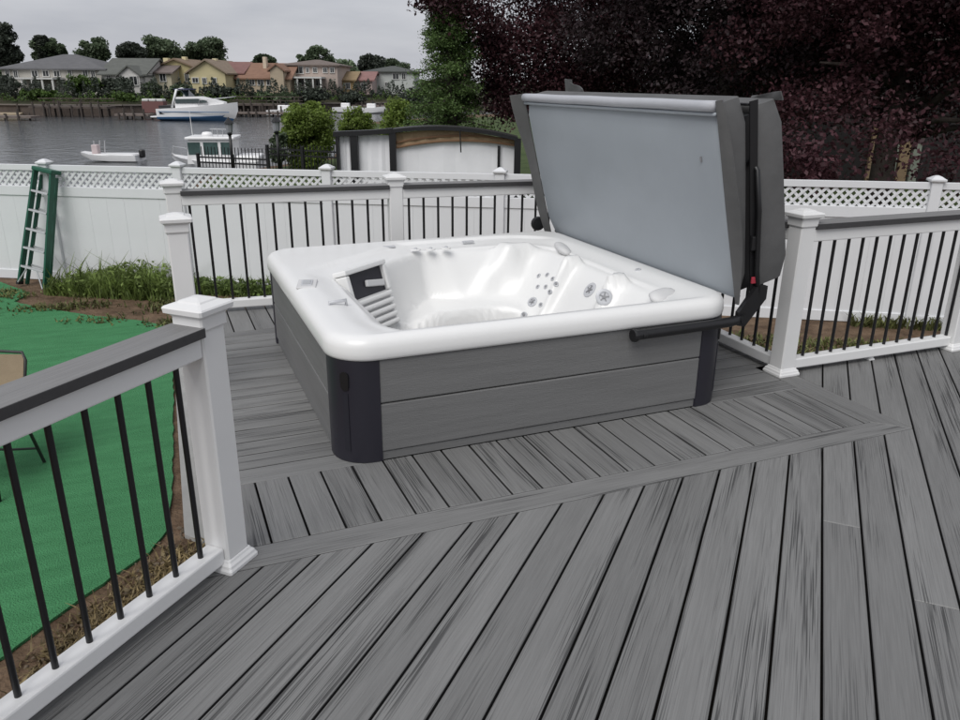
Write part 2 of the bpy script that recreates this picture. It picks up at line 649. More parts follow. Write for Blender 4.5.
# boards in front of the tub (run away from the viewer)
x = 0.391 - 2 * PITCH
while x < BX0 - 0.02:
    x0, x1 = max(0.105, x + GAP / 2), min(BX0 - 0.004, x + PITCH - GAP / 2)
    if x1 - x0 > 0.03:
        plank([(x0, BY1 + 0.004), (x1, BY1 + 0.004), (x1, 3.149), (x0, 3.149)], math.pi / 2)
        plank([(x0, 5.415), (x1, 5.415), (x1, 6.05), (x0, 6.05)], math.pi / 2)
    x += PITCH
# boards either side of the tub (run across)
y = 3.152
while y < 5.39:
    y1 = min(5.412, y + PITCH - GAP)
    plank([(0.16, y), (0.83, y), (0.83, y1), (0.16, y1)], 0)
    plank([(2.56, y), (BX0 - 0.004 if y < 3.4 else 3.5, y), (BX0 - 0.004 if y < 3.4 else 3.5, y1), (2.56, y1)], 0)
    y += PITCH
# framing as one slab, coloured near black for the shade under the gaps
fr = MB()
fr.prism([(-2.62, -0.95), (7.2, -0.95), (7.2, 3.5), (3.48, 3.5), (3.48, 6.04), (0.17, 6.04), (0.12, 2.66), (-0.06, 2.52)], -0.27, -0.075)
fr.build('frame_shade_slab', M_FRAMESHADE, deck)
# fascia boards round the edge
for p, q in (((0.145, 3.1), (0.165, 6.05)), ((0.165, 6.05), (3.49, 6.05)), ((3.52, 6.05), (3.52, 3.55)), ((3.52, 3.535), (7.2, 3.535)), ((-2.64, 0.0), (-0.02, 2.62))):
    p, q = Vector(p), Vector(q)
    d = q - p
    c = (p + q) / 2
    nn = Vector((-d.y, d.x)).normalized() * 0.014
    MB().box((0, 0, 0), (d.length, 0.024, 0.24), bev=0.003).build('fascia_board', M_DECK, deck, loc=(c.x + nn.x, c.y + nn.y, -0.15), rz=math.atan2(d.y, d.x))

# ================================================================== RAILING
POST_W = 0.106


def sq(h, z, bev=0.006):
    b = bev
    return [(h - b, -h, z), (h, -h + b, z), (h, h - b, z), (h - b, h, z), (-h + b, h, z), (-h, h - b, z), (-h, -h + b, z), (-h + b, -h, z)]


def rail_post(x, y, rz, label, zb=0.0, top=0.955, group='white railing posts round the deck', skirt=True):
    t = thing('railing_post', label, 'post', (x, y, zb), rz, group)
    h = POST_W / 2
    z1 = top - zb
    MB().rings([sq(h, 0), sq(h, z1)]).build('post_sleeve', M_VINYL, t)
    c = MB()
    # neck mould, overhang plate, pyramid
    c.rings([sq(h + 0.004, z1 - 0.062), sq(h + 0.008, z1 - 0.055), sq(h + 0.008, z1 - 0.018), sq(h + 0.014, z1 - 0.010), sq(h + 0.026, z1 - 0.004), sq(h + 0.028, z1 + 0.012), sq(h + 0.024, z1 + 0.017), sq(h + 0.002, z1 + 0.024), sq(h - 0.006, z1 + 0.026), sq(h - 0.010, z1 + 0.031), sq(0.012, z1 + 0.039, 0.002)])
    c.build('post_cap', M_VINYL, t)
    if skirt:
        s = MB()
        zz = -zb
        s.rings([sq(h + 0.024, zz + 0.001), sq(h + 0.024, zz + 0.012), sq(h + 0.019, zz + 0.020), sq(h + 0.017, zz + 0.028), sq(h + 0.009, zz + 0.036), sq(h + 0.006, zz + 0.043), sq(h + 0.001, zz + 0.046)], caps=False)
        s.build('post_skirt', M_VINYL, t)
    return t


BAL = MB().tube([(0, 0, 0), (0, 0, 0.735)], 0.0095, 12)
bal_mesh = None


def railing(p, q, label, n=None, first=None, feet=(), spacing=0.1165, ztop=0.912):
    """level railing between two post centres; dark cap board, white sub rail, black balusters, white bottom rail"""
    global bal_mesh
    p, q = Vector(p), Vector(q)
    d = (q - p)
    L = d.length - POST_W
    ang = math.atan2(d.y, d.x)
    mid = (p + q) / 2
    t = thing('deck_railing', label, 'railing', (mid.x, mid.y, 0), ang, 'railing runs round the deck')
    cp = MB()
    cp.box((0, 0, ztop - 0.0165), (L, 0.138, 0.033), bev=0.003)
    o = cp.build('cap_board', [M_CAPTOP, M_CAPSIDE], t)
    me = o.data
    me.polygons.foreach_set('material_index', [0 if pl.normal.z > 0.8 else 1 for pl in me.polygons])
    MB().box((0, 0, ztop - 0.034 - 0.036), (L, 0.092, 0.072), bev=0.006).build('sub_rail', M_VINYL, t)
    br = MB()
    br.box((0, 0, 0.061), (L, 0.074, 0.062), bev=0.007)
    br.build('bottom_rail', M_VINYL, t)
    zb, zt = 0.085, ztop - 0.10
    if bal_mesh is None:
        b = MB().tube([(0, 0, zb), (0, 0, zt)], 0.0095, 12)
        o = b.build('baluster', M_BALU, t, smooth=True, angle=40)
        bal_mesh = o.data
        bpy.data.objects.remove(o)
    if first is None:
        n = int((L - 0.08) / spacing) + 1
        first = -(n - 1) * spacing / 2
    for i in range(n):
        xx = first + i * spacing
        link('baluster', bal_mesh, t, loc=(xx, 0, 0))
    for fx in feet:
        MB().rings([sq(0.024, 0.002), sq(0.024, 0.008), sq(0.018, 0.012), sq(0.018, 0.032)]).build('foot_block', M_VINYL, t, loc=(fx, 0, 0))
    return t


NP = Vector((0.083, 2.585))       # near corner post, set on the diagonal
rail_post(NP.x, NP.y, math.pi / 4, 'white post with pyramid cap and skirt where the diagonal railing ends')
LP = NP - Vector((1, 1)) * 1.55
rail_post(LP.x, LP.y, math.pi / 4, 'white post at the lower end of the diagonal railing')
# balusters measured along the diagonal: first one left of the near post
L_d = (NP - LP).length
railing(LP, NP, 'diagonal railing with grey cap and black balusters above the green turf', n=17, first=L_d / 2 - 0.130 - 16 * 0.1168, spacing=0.1168)
P1 = Vector((0.082, 4.40))
rail_post(P1.x, P1.y, 0, 'tall white post running down to the soil beside the deck edge', zb=-1.3, top=0.955, skirt=False)
P2 = Vector((0.115, 6.00))
rail_post(P2.x, P2.y, 0, 'white post at the back corner of the deck by the weeds')
PM = Vector((1.705, 5.845))
PB = Vector((3.42, 5.66))
rail_post(PM.x, PM.y, math.atan2(-0.16, 1.6), 'white post behind the hot tub in the middle of the back railing')
railing(P2, PM, 'back railing left of the middle post, behind the hot tub controls')
rail_post(PB.x, PB.y, 0, 'white post behind the folded spa cover')
railing(PM, PB, 'back railing between the middle post and the folded spa cover')
PR = Vector((3.388, 3.388))
PR2 = Vector((4.80, 3.355))
PR3 = Vector((6.3, 3.33))
rail_post(PR.x, PR.y, 0, 'white post with pyramid cap beside the folded spa cover')
rail_post(PR2.x, PR2.y, 0, 'white post at the far end of the railing beside the purple trees')
railing(PR, PB, 'side railing running back behind the folded spa cover')
railing(PR, PR2, 'railing with black balusters and a small foot block under its bottom rail', n=12, first=-0.558, spacing=0.1093, feet=(0.0,))
railing(PR2, PR3, 'railing running on past the last white post')

# ================================================================== HOT TUB
TX0, TX1, TY0, TY1 = 0.625, 2.760, 3.138, 5.240
TCX, TCY = (TX0 + TX1) / 2, (TY0 + TY1) / 2
HX, HY = (TX1 - TX0) / 2, (TY1 - TY0) / 2
tub = thing('hot_tub', 'white acrylic hot tub with grey side panels and dark corners sunk in the deck', 'hot tub', (TCX, TCY, 0))


def rrect(hx, hy, r, z, nc=14, ns=30):
    pts = []
    r = max(0.004, min(r, hx * 0.98, hy * 0.98))
    for (sx, sy, a0) in ((1, -1, -90), (1, 1, 0), (-1, 1, 90), (-1, -1, 180)):
        cx, cy = sx * (hx - r), sy * (hy - r)
        for k in range(nc):
            a = math.radians(a0 + 90 * k / (nc - 1))
            pts.append(Vector((cx + r * math.cos(a), cy + r * math.sin(a), z)))
        # straight to the next corner
        nsx, nsy = {(1, -1): (1, 1), (1, 1): (-1, 1), (-1, 1): (-1, -1), (-1, -1): (1, -1)}[(sx, sy)]
        a = math.radians(a0 + 90)
        p0 = pts[-1]
        p1 = Vector((nsx * (hx - r) + r * math.cos(a), nsy * (hy - r) + r * math.sin(a), z))
        for k in range(1, ns):
            pts.append(p0.lerp(p1, k / ns))
    return pts


def sst(a, b, t):
    t = max(0.0, min(1.0, (t - a) / (b - a)))
    return t * t * (3 - 2 * t)


def sdbox(x, y, cx, cy, hx, hy, r):
    qx, qy = abs(x - cx) - hx + r, abs(y - cy) - hy + r
    return -(math.hypot(max(qx, 0), max(qy, 0)) + min(max(qx, qy), 0) - r)     # positive inside


ZR = 0.605


def shell_h(x, y):
    """height of the moulded acrylic at world x,y"""
    s = sdbox(x, y, 1.700, 4.055, 0.815, 0.872, 0.32)
    cut = (x - 0.885) * 0.627 - (y - 4.365) * 0.779
    near_cut = 1 - sst(0.0, 0.12, cut - s)
    s = min(s, cut)
    rightness = sst(1.75, 2.35, x)
    leftness = 1 - sst(1.05, 1.5, x)
    back = sst(4.2, 4.75, y)
    wdt = 0.17 + 0.23 * rightness + 0.10 * leftness + 0.05 * back * (1 - rightness)
    wdt = wdt + (0.10 - wdt) * near_cut
    z = ZR - 0.012 * sst(-0.16, -0.02, s)
    z -= 0.016 * sst(-0.20, -0.17, s) * sst(0.10, 0.28, min(x - TX0, TX1 - x, 9)) * (1 - sst(0.0, 0.03, s))
    seat = 0.20 + 0.075 * sst(4.3, 4.5, y) * sst(1.35, 1.6, x) - 0.06 * sst(2.2, 2.4, x) * (1 - sst(4.2, 4.4, y))
    z -= 0.030 * sst(0.0, 0.022, s)
    z -= (ZR - seat - 0.030) * sst(0.012, wdt, s)
    # lumbar ridges between the seats on the right
    for y0, hgt, wd in ((4.34, 0.17, 0.042), (3.80, 0.19, 0.048), (4.86, 0.10, 0.05)):
        xx = sst(0.0, 0.10, s) * (1 - sst(0.10, 0.62, s)) * rightness
        z += hgt * math.exp(-((y - y0 + 0.25 * (2.5 - x)) / wd) ** 2) * xx
    # back wall facets
    for x0 in (1.28, 2.2):
        z += 0.09 * math.exp(-((x - x0) / 0.07) ** 2) * back * sst(0, 0.08, s) * (1 - sst(0.08, 0.45, s))
    z = min(z, ZR)
    s2 = sdbox(x, y, 1.66, 4.02, 0.50, 0.50, 0.24)
    z -= 0.42 * sst(-0.005, 0.06, s2)
    # left step beside the filter housing
    return z


sh = MB()
rings = []
for ins, z in ((0.022, 0.492), (0.004, 0.494), (-0.009, 0.499), (-0.014, 0.510), (-0.016, 0.530), (-0.014, 0.556), (-0.009, 0.574), (0.001, 0.588), (0.014, 0.597), (0.030, 0.602), (0.050, 0.605)):
    rings.append(rrect(HX - ins, HY - ins, 0.185 - ins, z))
ins = 0.05
steps = [0.07, 0.09, 0.105] + [0.12 + 0.0105 * i for i in range(82)]
for ins in steps:
    rg = rrect(HX - ins, HY - ins, max(0.05, 0.185 + ins * 0.35), 0)
    for p in rg:
        p.z = shell_h(p.x + TCX, p.y + TCY)
    rings.append(rg)
sh.rings(rings, caps=False)
n0 = len(sh.v)
nn = len(rings[-1])
zc = sum(p.z for p in rings[-1]) / nn
sh.v.append((0, 0, zc))
for k in range(nn):
    sh.f.append((n0 - nn + k, n0 - nn + (k + 1) % nn, n0))
    sh.mi.append(0)
sh.build('shell', M_ACRYL, tub, smooth=True)


def shell_hit(px, py):
    d = ray(px, py).normalized()
    t = 2.0
    p = CAM + d * t
    while t < 7:
        p = CAM + d * t
        if abs(p.x - TCX) < HX and abs(p.y - TCY) < HY and p.z < shell_h(p.x, p.y):
            break
        t += 0.004
    e = 0.012
    n = Vector((-(shell_h(p.x + e, p.y) - shell_h(p.x - e, p.y)) / (2 * e), -(shell_h(p.x, p.y + e) - shell_h(p.x, p.y - e)) / (2 * e), 1)).normalized()
    return p, n


def place(p, n, lift=0.0):
    z = n
    x = Vector((1, 0, 0)) - z * z.x
    x.normalize()
    y_ = z.cross(x)
    o = p + n * lift - Vector((TCX, TCY, 0))
    return Matrix(((x.x, y_.x, z.x, o.x), (x.y, y_.y, z.y, o.y), (x.z, y_.z, z.z, o.z), (0, 0, 0, 1)))


def jet(px, py, r, big=False):
    p, n = shell_hit(px, py)
    if p.z < -0.3:
        return
    M = place(p, n)
    b = MB()
    b.lathe([(r, -0.004), (r, 0.004), (r * 0.85, 0.008), (r * 0.62, 0.007), (r * 0.55, 0.002)], 20, M)
    j = b.build('jet', M_JET, tub, smooth=True, angle=35)
    c = MB()
    if big:
        for k in range(5):
            a = k * 2 * math.pi / 5
            c.box((0.4 * r * math.cos(a), 0.4 * r * math.sin(a), 0.004), (r * 0.5, r * 0.13, 0.006), a, M=M)
        c.lathe([(r * 0.2, 0.001), (r * 0.2, 0.009)], 12, M)
    else:
        c.lathe([(r * 0.45, 0.001), (r * 0.40, 0.005), (r * 0.2, 0.006)], 12, M)
    c.build('nozzle', M_JETD, j)


for px, py in ((539, 276), (547.5, 275), (538, 287), (546, 287), (553, 279), (556, 284), (550, 292)):
    jet(px, py, 0.017)
jet(532.5, 302, 0.036, True)
jet(524, 315, 0.022)
jet(541, 305, 0.018)
jet(590, 290, 0.050, True)
jet(604, 297, 0.048, True)
jet(638, 270, 0.018)
# diverter knobs and top-side slots on the rim
for px, py in ((415.5, 247), (430.5, 246.5), (446, 245.5)):
    p = onz(px, py, 0.615)
    M = Matrix.Translation((p.x - TCX, p.y - TCY, 0.594))
    b = MB().lathe([(0.034, 0), (0.034, 0.006), (0.029, 0.009), (0.022, 0.008)], 24, M)
    k_ = b.build('diverter_base', M_ACRYL, tub, smooth=True, angle=35)
    MB().lathe([(0.012, 0.004), (0.012, 0.013), (0.009, 0.016)], 14, M).build('diverter_knob', M_JET, k_, smooth=True, angle=35)
for px, py in ((389, 244.5), (468, 239.5)):
    p = onz(px, py, 0.615)
    MB().box((p.x - TCX, p.y - TCY, 0.600), (0.085, 0.026, 0.012), bev=0.004).build('air_control', M_JET, tub)
# control panel with display
p = onz(307, 284, 0.605)
cp = MB().box((p.x - TCX, p.y - TCY, 0.605), (0.105, 0.175, 0.012), rz=-0.25, bev=0.005).build('control_panel', M_PILLOW, tub)
MB().box((p.x - TCX, p.y - TCY, 0.613), (0.06, 0.11, 0.006), rz=-0.25, bev=0.002).build('display', M_JET, cp)
MB().box((p.x - TCX, p.y - TCY, 0.617), (0.04, 0.085, 0.003), rz=-0.25).build('screen', mat('grey_screen', (0.42, 0.43, 0.44), 0.3), cp)
# grab bar
a, b = onz(329, 301, 0.625), onz(346, 301, 0.61)
MB().tube([Vector((a.x - TCX, a.y - TCY, 0.595)), Vector((a.x - TCX, a.y - TCY, 0.616)), Vector((b.x - TCX, b.y - TCY, 0.614)), Vector((b.x - TCX, b.y - TCY, 0.585))], 0.009, 10).build('grab_bar', M_JET, tub, smooth=True)
# head cushions
for px, py, ln, an in ((563, 249, 0.30, 1.25), (664, 296, 0.22, 0.35)):
    p, n = shell_hit(px, py)
    p.z = max(p.z, 0.55)
    b = MB()
    prof = []
    for i in range(9):
        u = -1 + 2 * i / 8
        hw = 0.055 * math.sqrt(max(0.06, 1 - u ** 4))
        hh = 0.030 * math.sqrt(max(0.1, 1 - u ** 4))
        prof.append([Vector((u * ln / 2, hw * math.cos(q * math.pi / 6), hh * math.sin(q * math.pi / 6))) for q in range(12)])
    M = Matrix.Translation((p.x - TCX, p.y - TCY, p.z)) @ Matrix.Rotation(an, 4, 'Z') @ Matrix.Rotation(0.4, 4, 'X')
    b.rings([[M @ v for v in r_] for r_ in prof])
    b.build('head_cushion', M_PILLOW, tub, smooth=True)

# filter housing set in the left wall: sloping frame, dark mouth, white weir flap and louvres
nc = Vector((0.627, -0.779, 0))                # facet of the moulding that faces the bathers
FO = Vector((0.93, 4.40, 0.588)) + nc * 0.050
ey = Vector((0.779, 0.627, 0.0))
ed = (Vector((0, 0, -1)) + nc * 0.30).normalized()
en = ey.cross(ed).normalized()
if en.dot(nc) < 0:
    en = -en
MF = Matrix(((ey.x, ed.x, en.x, FO.x - TCX), (ey.y, ed.y, en.y, FO.y - TCY), (ey.z, ed.z, en.z, FO.z), (0, 0, 0, 1)))
fw, fh = 0.33, 0.155
fh_o = MB()
fh_o.box((fw / 2, -0.016, -0.02), (fw + 0.07, 0.032, 0.10), bev=0.008, M=MF)
fh_o.box((-0.0175, fh / 2 + 0.001, -0.02), (0.035, fh - 0.004, 0.094), bev=0.008, M=MF)
fh_o.box((fw + 0.0175, fh / 2 + 0.001, -0.02), (0.035, fh - 0.004, 0.094), bev=0.008, M=MF)
fo = fh_o.build('filter_frame', M_ACRYL, tub)
MB().box((fw / 2, fh / 2, -0.012), (fw - 0.002, fh - 0.002, 0.02), M=MF).build('filter_mouth', M_CORNER, fo)
MB().box((fw * 0.70, fh * 0.60, 0.010), (fw * 0.52, fh * 0.26, 0.02), rz=0.16, bev=0.006, M=MF).build('weir_flap', M_PILLOW, fo)
for i in range(5):
    MB().box((fw / 2, fh + 0.022 + i * 0.044, 0.004), (fw + 0.05, 0.030, 0.05), bev=0.010, M=MF).build('louvre', M_ACRYL, fo)
MB().box((fw / 2, fh + 0.11, -0.02), (fw + 0.06, 0.22, 0.04), M=MF).build('louvre_back', M_PILLOW, fo)

# cabinet: side boards between rounded dark corner columns
CL = 0.195
RC = 0.165
for name, c, ln, rz in (('front', (0, -HY), 2 * HX - 2 * CL, 0), ('back', (0, HY), 2 * HX - 2 * CL, math.pi), ('left', (-HX, 0), 2 * HY - 2 * CL, -math.pi / 2), ('right', (HX, 0), 2 * HY - 2 * CL, math.pi / 2)):
    for z0, z1 in ((0.046, 0.281), (0.2865, 0.493)):
        MB().box((0, 0.0125 + 0.004, (z0 + z1) / 2), (ln, 0.025, z1 - z0), bev=0.006).build('side_panel', M_PANEL, tub, loc=(c[0], c[1], 0), rz=rz)
    MB().box((0, 0.0125 + 0.012, 0.0215), (ln, 0.025, 0.041), bev=0.003).build('plinth_strip', M_PANEL, tub, loc=(c[0], c[1], 0), rz=rz)
for sx, sy in ((-1, -1), (1, -1), (1, 1), (-1, 1)):
    out = []
    a0 = math.degrees(math.atan2(sy, sx)) - 45
    cx, cy = sx * (HX - RC), sy * (HY - RC)
    arc = [Vector((cx + RC * math.cos(math.radians(a0 + 90 * k / 12)), cy + RC * math.sin(math.radians(a0 + 90 * k / 12)))) for k in range(13)]
    t0 = Vector((math.sin(math.radians(a0)), -math.cos(math.radians(a0)))) * (CL - RC)
    t1 = Vector((-math.sin(math.radians(a0 + 90)), math.cos(math.radians(a0 + 90)))) * (CL - RC)
    line = [arc[0] + t0] + arc + [arc[-1] + t1]
    inner = [p - Vector((p.x - cx * 0.8, p.y - cy * 0.8)).normalized() * 0.03 for p in reversed(line)]
    poly = [(p.x, p.y) for p in line] + [(p.x, p.y) for p in inner]
    colm = MB().prism(poly, 0.003, 0.4955).build('corner_column', M_CORNER, tub, smooth=True, angle=50)
    d = Vector((sx, sy)).normalized()
    face = Vector((cx, cy)) + d * RC
    Mc = Matrix.Translation((face.x, face.y, 0)) @ Matrix.Rotation(math.atan2(d.y, d.x) - math.pi / 2, 4, 'Z')
    lt = MB()
    pr = [(0.022 * math.cos(q * math.pi / 8), 0.40 + (0.022 if q <= 8 else -0.022) + 0.022 * math.sin(q * math.pi / 8)) for q in range(16)]
    Mp = Mc @ Matrix.Rotation(math.pi / 2, 4, 'X')
    lt.prism(pr, -0.006, 0.010, Mp)
    lt.build('corner_light', M_BLACK, colm)
    MB().prism([(-0.014, 0.06), (0.014, 0.06), (0.014, 0.34), (-0.014, 0.34)], -0.003, 0.006, Mp).build('corner_groove', mat('corner_inset', (0.013, 0.013, 0.02), 0.5), colm)

# ================================================================== COVER
cov = thing('spa_cover', 'grey folded spa cover standing upright on the edge of the hot tub', 'spa cover', (2.768, 4.17, 0.585))
LEAN = math.radians(14.6)
MC = Matrix.Rotation(-LEAN, 4, 'Y')       # local: x thickness, y along the tub, z up the leaning cover


def slab(y0, y1, z0, z1, x_lo0, x_hi0, x_lo1, x_hi1, r=0.03, seg=10):
    """foam slab, thickness varying from bottom to top, rounded rim"""
    rings_ = []
    N = 9
    for i in range(N):
        u = i / (N - 1)
        z = z0 + (z1 - z0) * u
        lo = x_lo0 + (x_lo1 - x_lo0) * u
        hi = x_hi0 + (x_hi1 - x_hi0) * u
        e = 0.0
        if i == 0 or i == N - 1:
            e = r * 0.7
        bul = 0.006 * math.sin(math.pi * u)
        rg = []
        for (sx, sy) in ((0, 0), (1, 0), (1, 1), (0, 1)):
            xx = (hi - e + bul) if sx else (lo + e - bul)
            yy = (y1 - e) if sy else (y0 + e)
            dx, dy = (1 if sx else -1), (1 if sy else -1)
            a = [Vector((xx - dx * r, yy, z)), Vector((xx - dx * r * 0.3, yy - dy * r * 0.3, z)), Vector((xx, yy - dy * r, z))]
            if (sx, sy) in ((0, 0), (1, 1)):
                a = a[::-1]
            rg += a
        rings_.append([MC @ p for p in rg])
    return rings_


Y0, Y1 = -1.035, 1.075
TOP = 1.008
for i, (xa, xb, xc, xd_) in enumerate(((-0.02, 0.055, -0.02, 0.165), (0.115, 0.335, 0.21, 0.372))):
    b = MB().rings(slab(Y0, Y1, 0.0 if i == 0 else 0.02, TOP - 0.065 * i, xa, xb, xc, xd_))
    h = b.build('foam_half', [M_COVOUT, M_COVIN], cov, smooth=True, angle=40)
    me = h.data
    side = -1 if i == 0 else 1
    mi = []
    for pl in me.polygons:
        mi.append(1 if (pl.normal.x * side > 0.75) else 0)
    if i == 1:
        mi = [0] * len(mi)
    me.polygons.foreach_set('material_index', mi)
    # stitched skirt standing out round the lining face
# rounded light piping roll along the top of the lining face
pts = [MC @ Vector((-0.020, y, TOP - 0.004 + 0.0012 * math.sin(y * 9))) for y in np.linspace(Y0 + 0.01, Y1 - 0.01, 24)]
MB().tube(pts, 0.027, 10).build('piping', M_COVPIPE, cov, smooth=True)
pts = [MC @ Vector((-0.024, y, TOP - 0.042)) for y in np.linspace(Y0 + 0.005, Y1 - 0.005, 24)]
MB().tube(pts, 0.010, 8).build('piping', M_COVIN, cov, smooth=True)


def flap(path, width_dir, wid, m, name, th=0.006, wav=0.012, ph=0.0, parent=cov):
    """thin vinyl skirt: strip along path, reaching width_dir*wid, gently wavy"""
    r0, r1 = [], []
    b = MB()
    rows = []
    n = len(path)
    for i, p in enumerate(path):
        u = i / (n - 1)
        w_ = Vector(width_dir(u)) if callable(width_dir) else Vector(width_dir)
        ww = wid(u) if callable(wid) else wid
        side = w_.cross(Vector(path[min(i + 1, n - 1)]) - Vector(path[max(i - 1, 0)])).normalized()
        rg = []
        for k_, s in enumerate((0, 0.33, 0.66, 1.0)):
            off = side * (wav * math.sin(u * 9 + ph + s * 2) * s)
            rg.append(Vector(p) + w_ * ww * s + off)
        full = [q + side * th / 2 for q in rg] + [q - side * th / 2 for q in reversed(rg)]
        rows.append([MC @ q for q in full])
    b.rings(rows)
    return b.build(name, m, parent, smooth=True, angle=50)


zs = np.linspace(-0.02, TOP + 0.02, 14)
# far end skirts (left in view) and near end skirts
flap([(-0.018, Y1 - 0.004, z) for z in zs], (-0.35, 1.0, 0.0), lambda u: 0.06 + 0.07 * u, M_COVOUT, 'skirt_flap', ph=1)
flap([(0.335 + 0.035 * z, Y1 - 0.004, z) for z in zs], (0.1, 1.0, 0.0), lambda u: 0.07 + 0.07 * u, M_COVOUT, 'skirt_flap', ph=2.2)
flap([(-0.018, Y0 + 0.004, z) for z in zs], (0.55, -1.0, 0.0), lambda u: 0.02 + 0.045 * math.sin(u * 3.0), M_COVOUT, 'skirt_flap', ph=0.4)
ys = np.linspace(Y1 - 0.17, Y1 + 0.05, 8)
flap([(0.362, y, TOP - 0.072) for y in ys], (0.05, 0, 1.0), lambda u: 0.03 + 0.055 * u, M_COVOUT, 'skirt_flap', wav=0.008)
flap([(0.362, y, TOP - 0.075) for y in np.linspace(Y0 - 0.01, Y0 + 0.22, 8)], (0.0, 0, 1.0), lambda u: 0.045 - 0.03 * u, M_COVOUT, 'skirt_flap', wav=0.01)
# valley between the halves: webbing hinge strap with buckle, lock strap and red tag
sp = MB()
sp.rings([[MC @ Vector((x_, y_, z)) for x_, y_ in ((0.068 + 0.100 * z, Y0 - 0.012), (0.104 + 0.105 * z, Y0 - 0.020), (0.104 + 0.105 * z, Y0 - 0.012), (0.068 + 0.100 * z, Y0 - 0.005))] for z in np.linspace(-0.05, TOP - 0.03, 12)])
st_ = sp.build('strap', M_BLACK, cov)
MB().box((0, 0, 0), (0.05, 0.022, 0.075), bev=0.006, M=Matrix.Translation(MC @ Vector((0.112, Y0 - 0.026, 0.28)))).build('buckle', M_BLACK, st_)
MB().box((0, 0, 0), (0.042, 0.012, 0.035), bev=0.003, M=Matrix.Translation(MC @ Vector((0.090, Y0 - 0.030, 0.085)))).build('red_tag', M_RED, st_)
MB().box((0, 0, 0), (0.06, 0.5, 0.012), bev=0.004, M=Matrix.Translation(MC @ Vector((0.187, Y0 + 0.25, TOP - 0.05)))).build('strap_fold', M_BLACK, cov)
vg = MB().rings([[MC @ Vector((x_, y_, z)) for x_, y_ in ((a_, Y0 + 0.03), (b_, Y0 + 0.03), (b_, Y1 - 0.03), (a_, Y1 - 0.03))] for z, a_, b_ in ((0.03, 0.04, 0.13), (TOP - 0.10, 0.15, 0.22))]).build('fold_web', M_BLACK, cov)

MB().box((0, 0, 0), (0.004, 0.012, 0.028), M=Matrix.Translation(MC @ Vector((-0.028, Y0 + 0.15, 0.74))) @ MC).build('care_label', M_JETD, cov)
# cover lifter
lif = thing('cover_lifter', 'black steel cover lifter bar fixed below the tub rim', 'cover lifter', (2.70, 3.10, 0.47))


def lp(x_, y_, z_):
    return Vector((x_ - 2.70, y_ - 3.10, z_ - 0.47))


bar = MB().tube([lp(2.11, 3.094, 0.474), lp(2.40, 3.094, 0.476), lp(2.70, 3.094, 0.480), lp(2.78, 3.11, 0.486)], 0.026, 12).build('mount_bar', M_BLACK, lif, smooth=True, angle=50)
MB().lathe([(0.031, -0.012), (0.034, 0.0), (0.031, 0.014)], 14, Matrix.Translation(lp(2.11, 3.092, 0.474)) @ Matrix.Rotation(math.pi / 2, 4, 'Y')).build('end_cap', M_BLACK, bar)
MB().lathe([(0.016, 0), (0.014, 0.012), (0.006, 0.015)], 12, Matrix.Translation(lp(2.16, 3.078, 0.474)) @ Matrix.Rotation(math.pi / 2, 4, 'X')).build('bolt', M_BLACK, bar)
br_ = MB().prism([(0, 0), (0.05, -0.01), (0.17, 0.13), (0.17, 0.20), (0.10, 0.20), (0, 0.07)], -0.014, 0.014, Matrix.Translation(lp(2.745, 3.105, 0.455)) @ Matrix.Rotation(math.pi / 2, 4, 'X')).build('pivot_bracket', M_BLACK, lif)
MB().lathe([(0.024, -0.02), (0.024, 0.02)], 14, Matrix.Translation(lp(2.775, 3.095, 0.49)) @ Matrix.Rotation(math.pi / 2, 4, 'X')).build('pivot_bolt', M_BLACK, br_)
MB().tube([lp(2.87, 3.105, 0.60), lp(2.835, 3.10, 0.74), lp(2.80, 3.10, 1.05), lp(2.765, 3.11, 1.25), lp(2.77, 3.20, 1.32)], 0.014, 10).build('lift_arm', M_BLACK, lif, smooth=True)
MB().tube([lp(2.86, 5.30, 0.46), lp(2.84, 5.32, 0.62), lp(2.80, 5.33, 0.75), lp(2.76, 5.30, 1.1)], 0.018, 10).build('lift_arm', M_BLACK, lif, smooth=True)
MB().lathe([(0.05, -0.02), (0.055, 0.0), (0.05, 0.02)], 16, Matrix.Translation(lp(2.68, 5.33, 0.635)) @ Matrix.Rotation(math.pi / 2, 4, 'X')).build('pivot_bolt', M_BLACK, lif)

# ================================================================== YARD, WATER, FAR SHORE (setting)
GZ, WZ = -1.30, -2.60


def depth_pt(px, D, z):
    """point in bearing px (measured on the horizon) at level depth D"""
    p = W(px, 85, D)
    return Vector((p.x, p.y, z))


def sheet(name, pts, z, m, thick=0.0, sub=None):
    b = MB()
    if thick:
        b.prism([(p[0], p[1]) for p in pts], z - thick, z)
    else:
        b.add([(p[0], p[1], z) for p in pts], [tuple(range(len(pts)))])
    return structure(b.build(name, m))


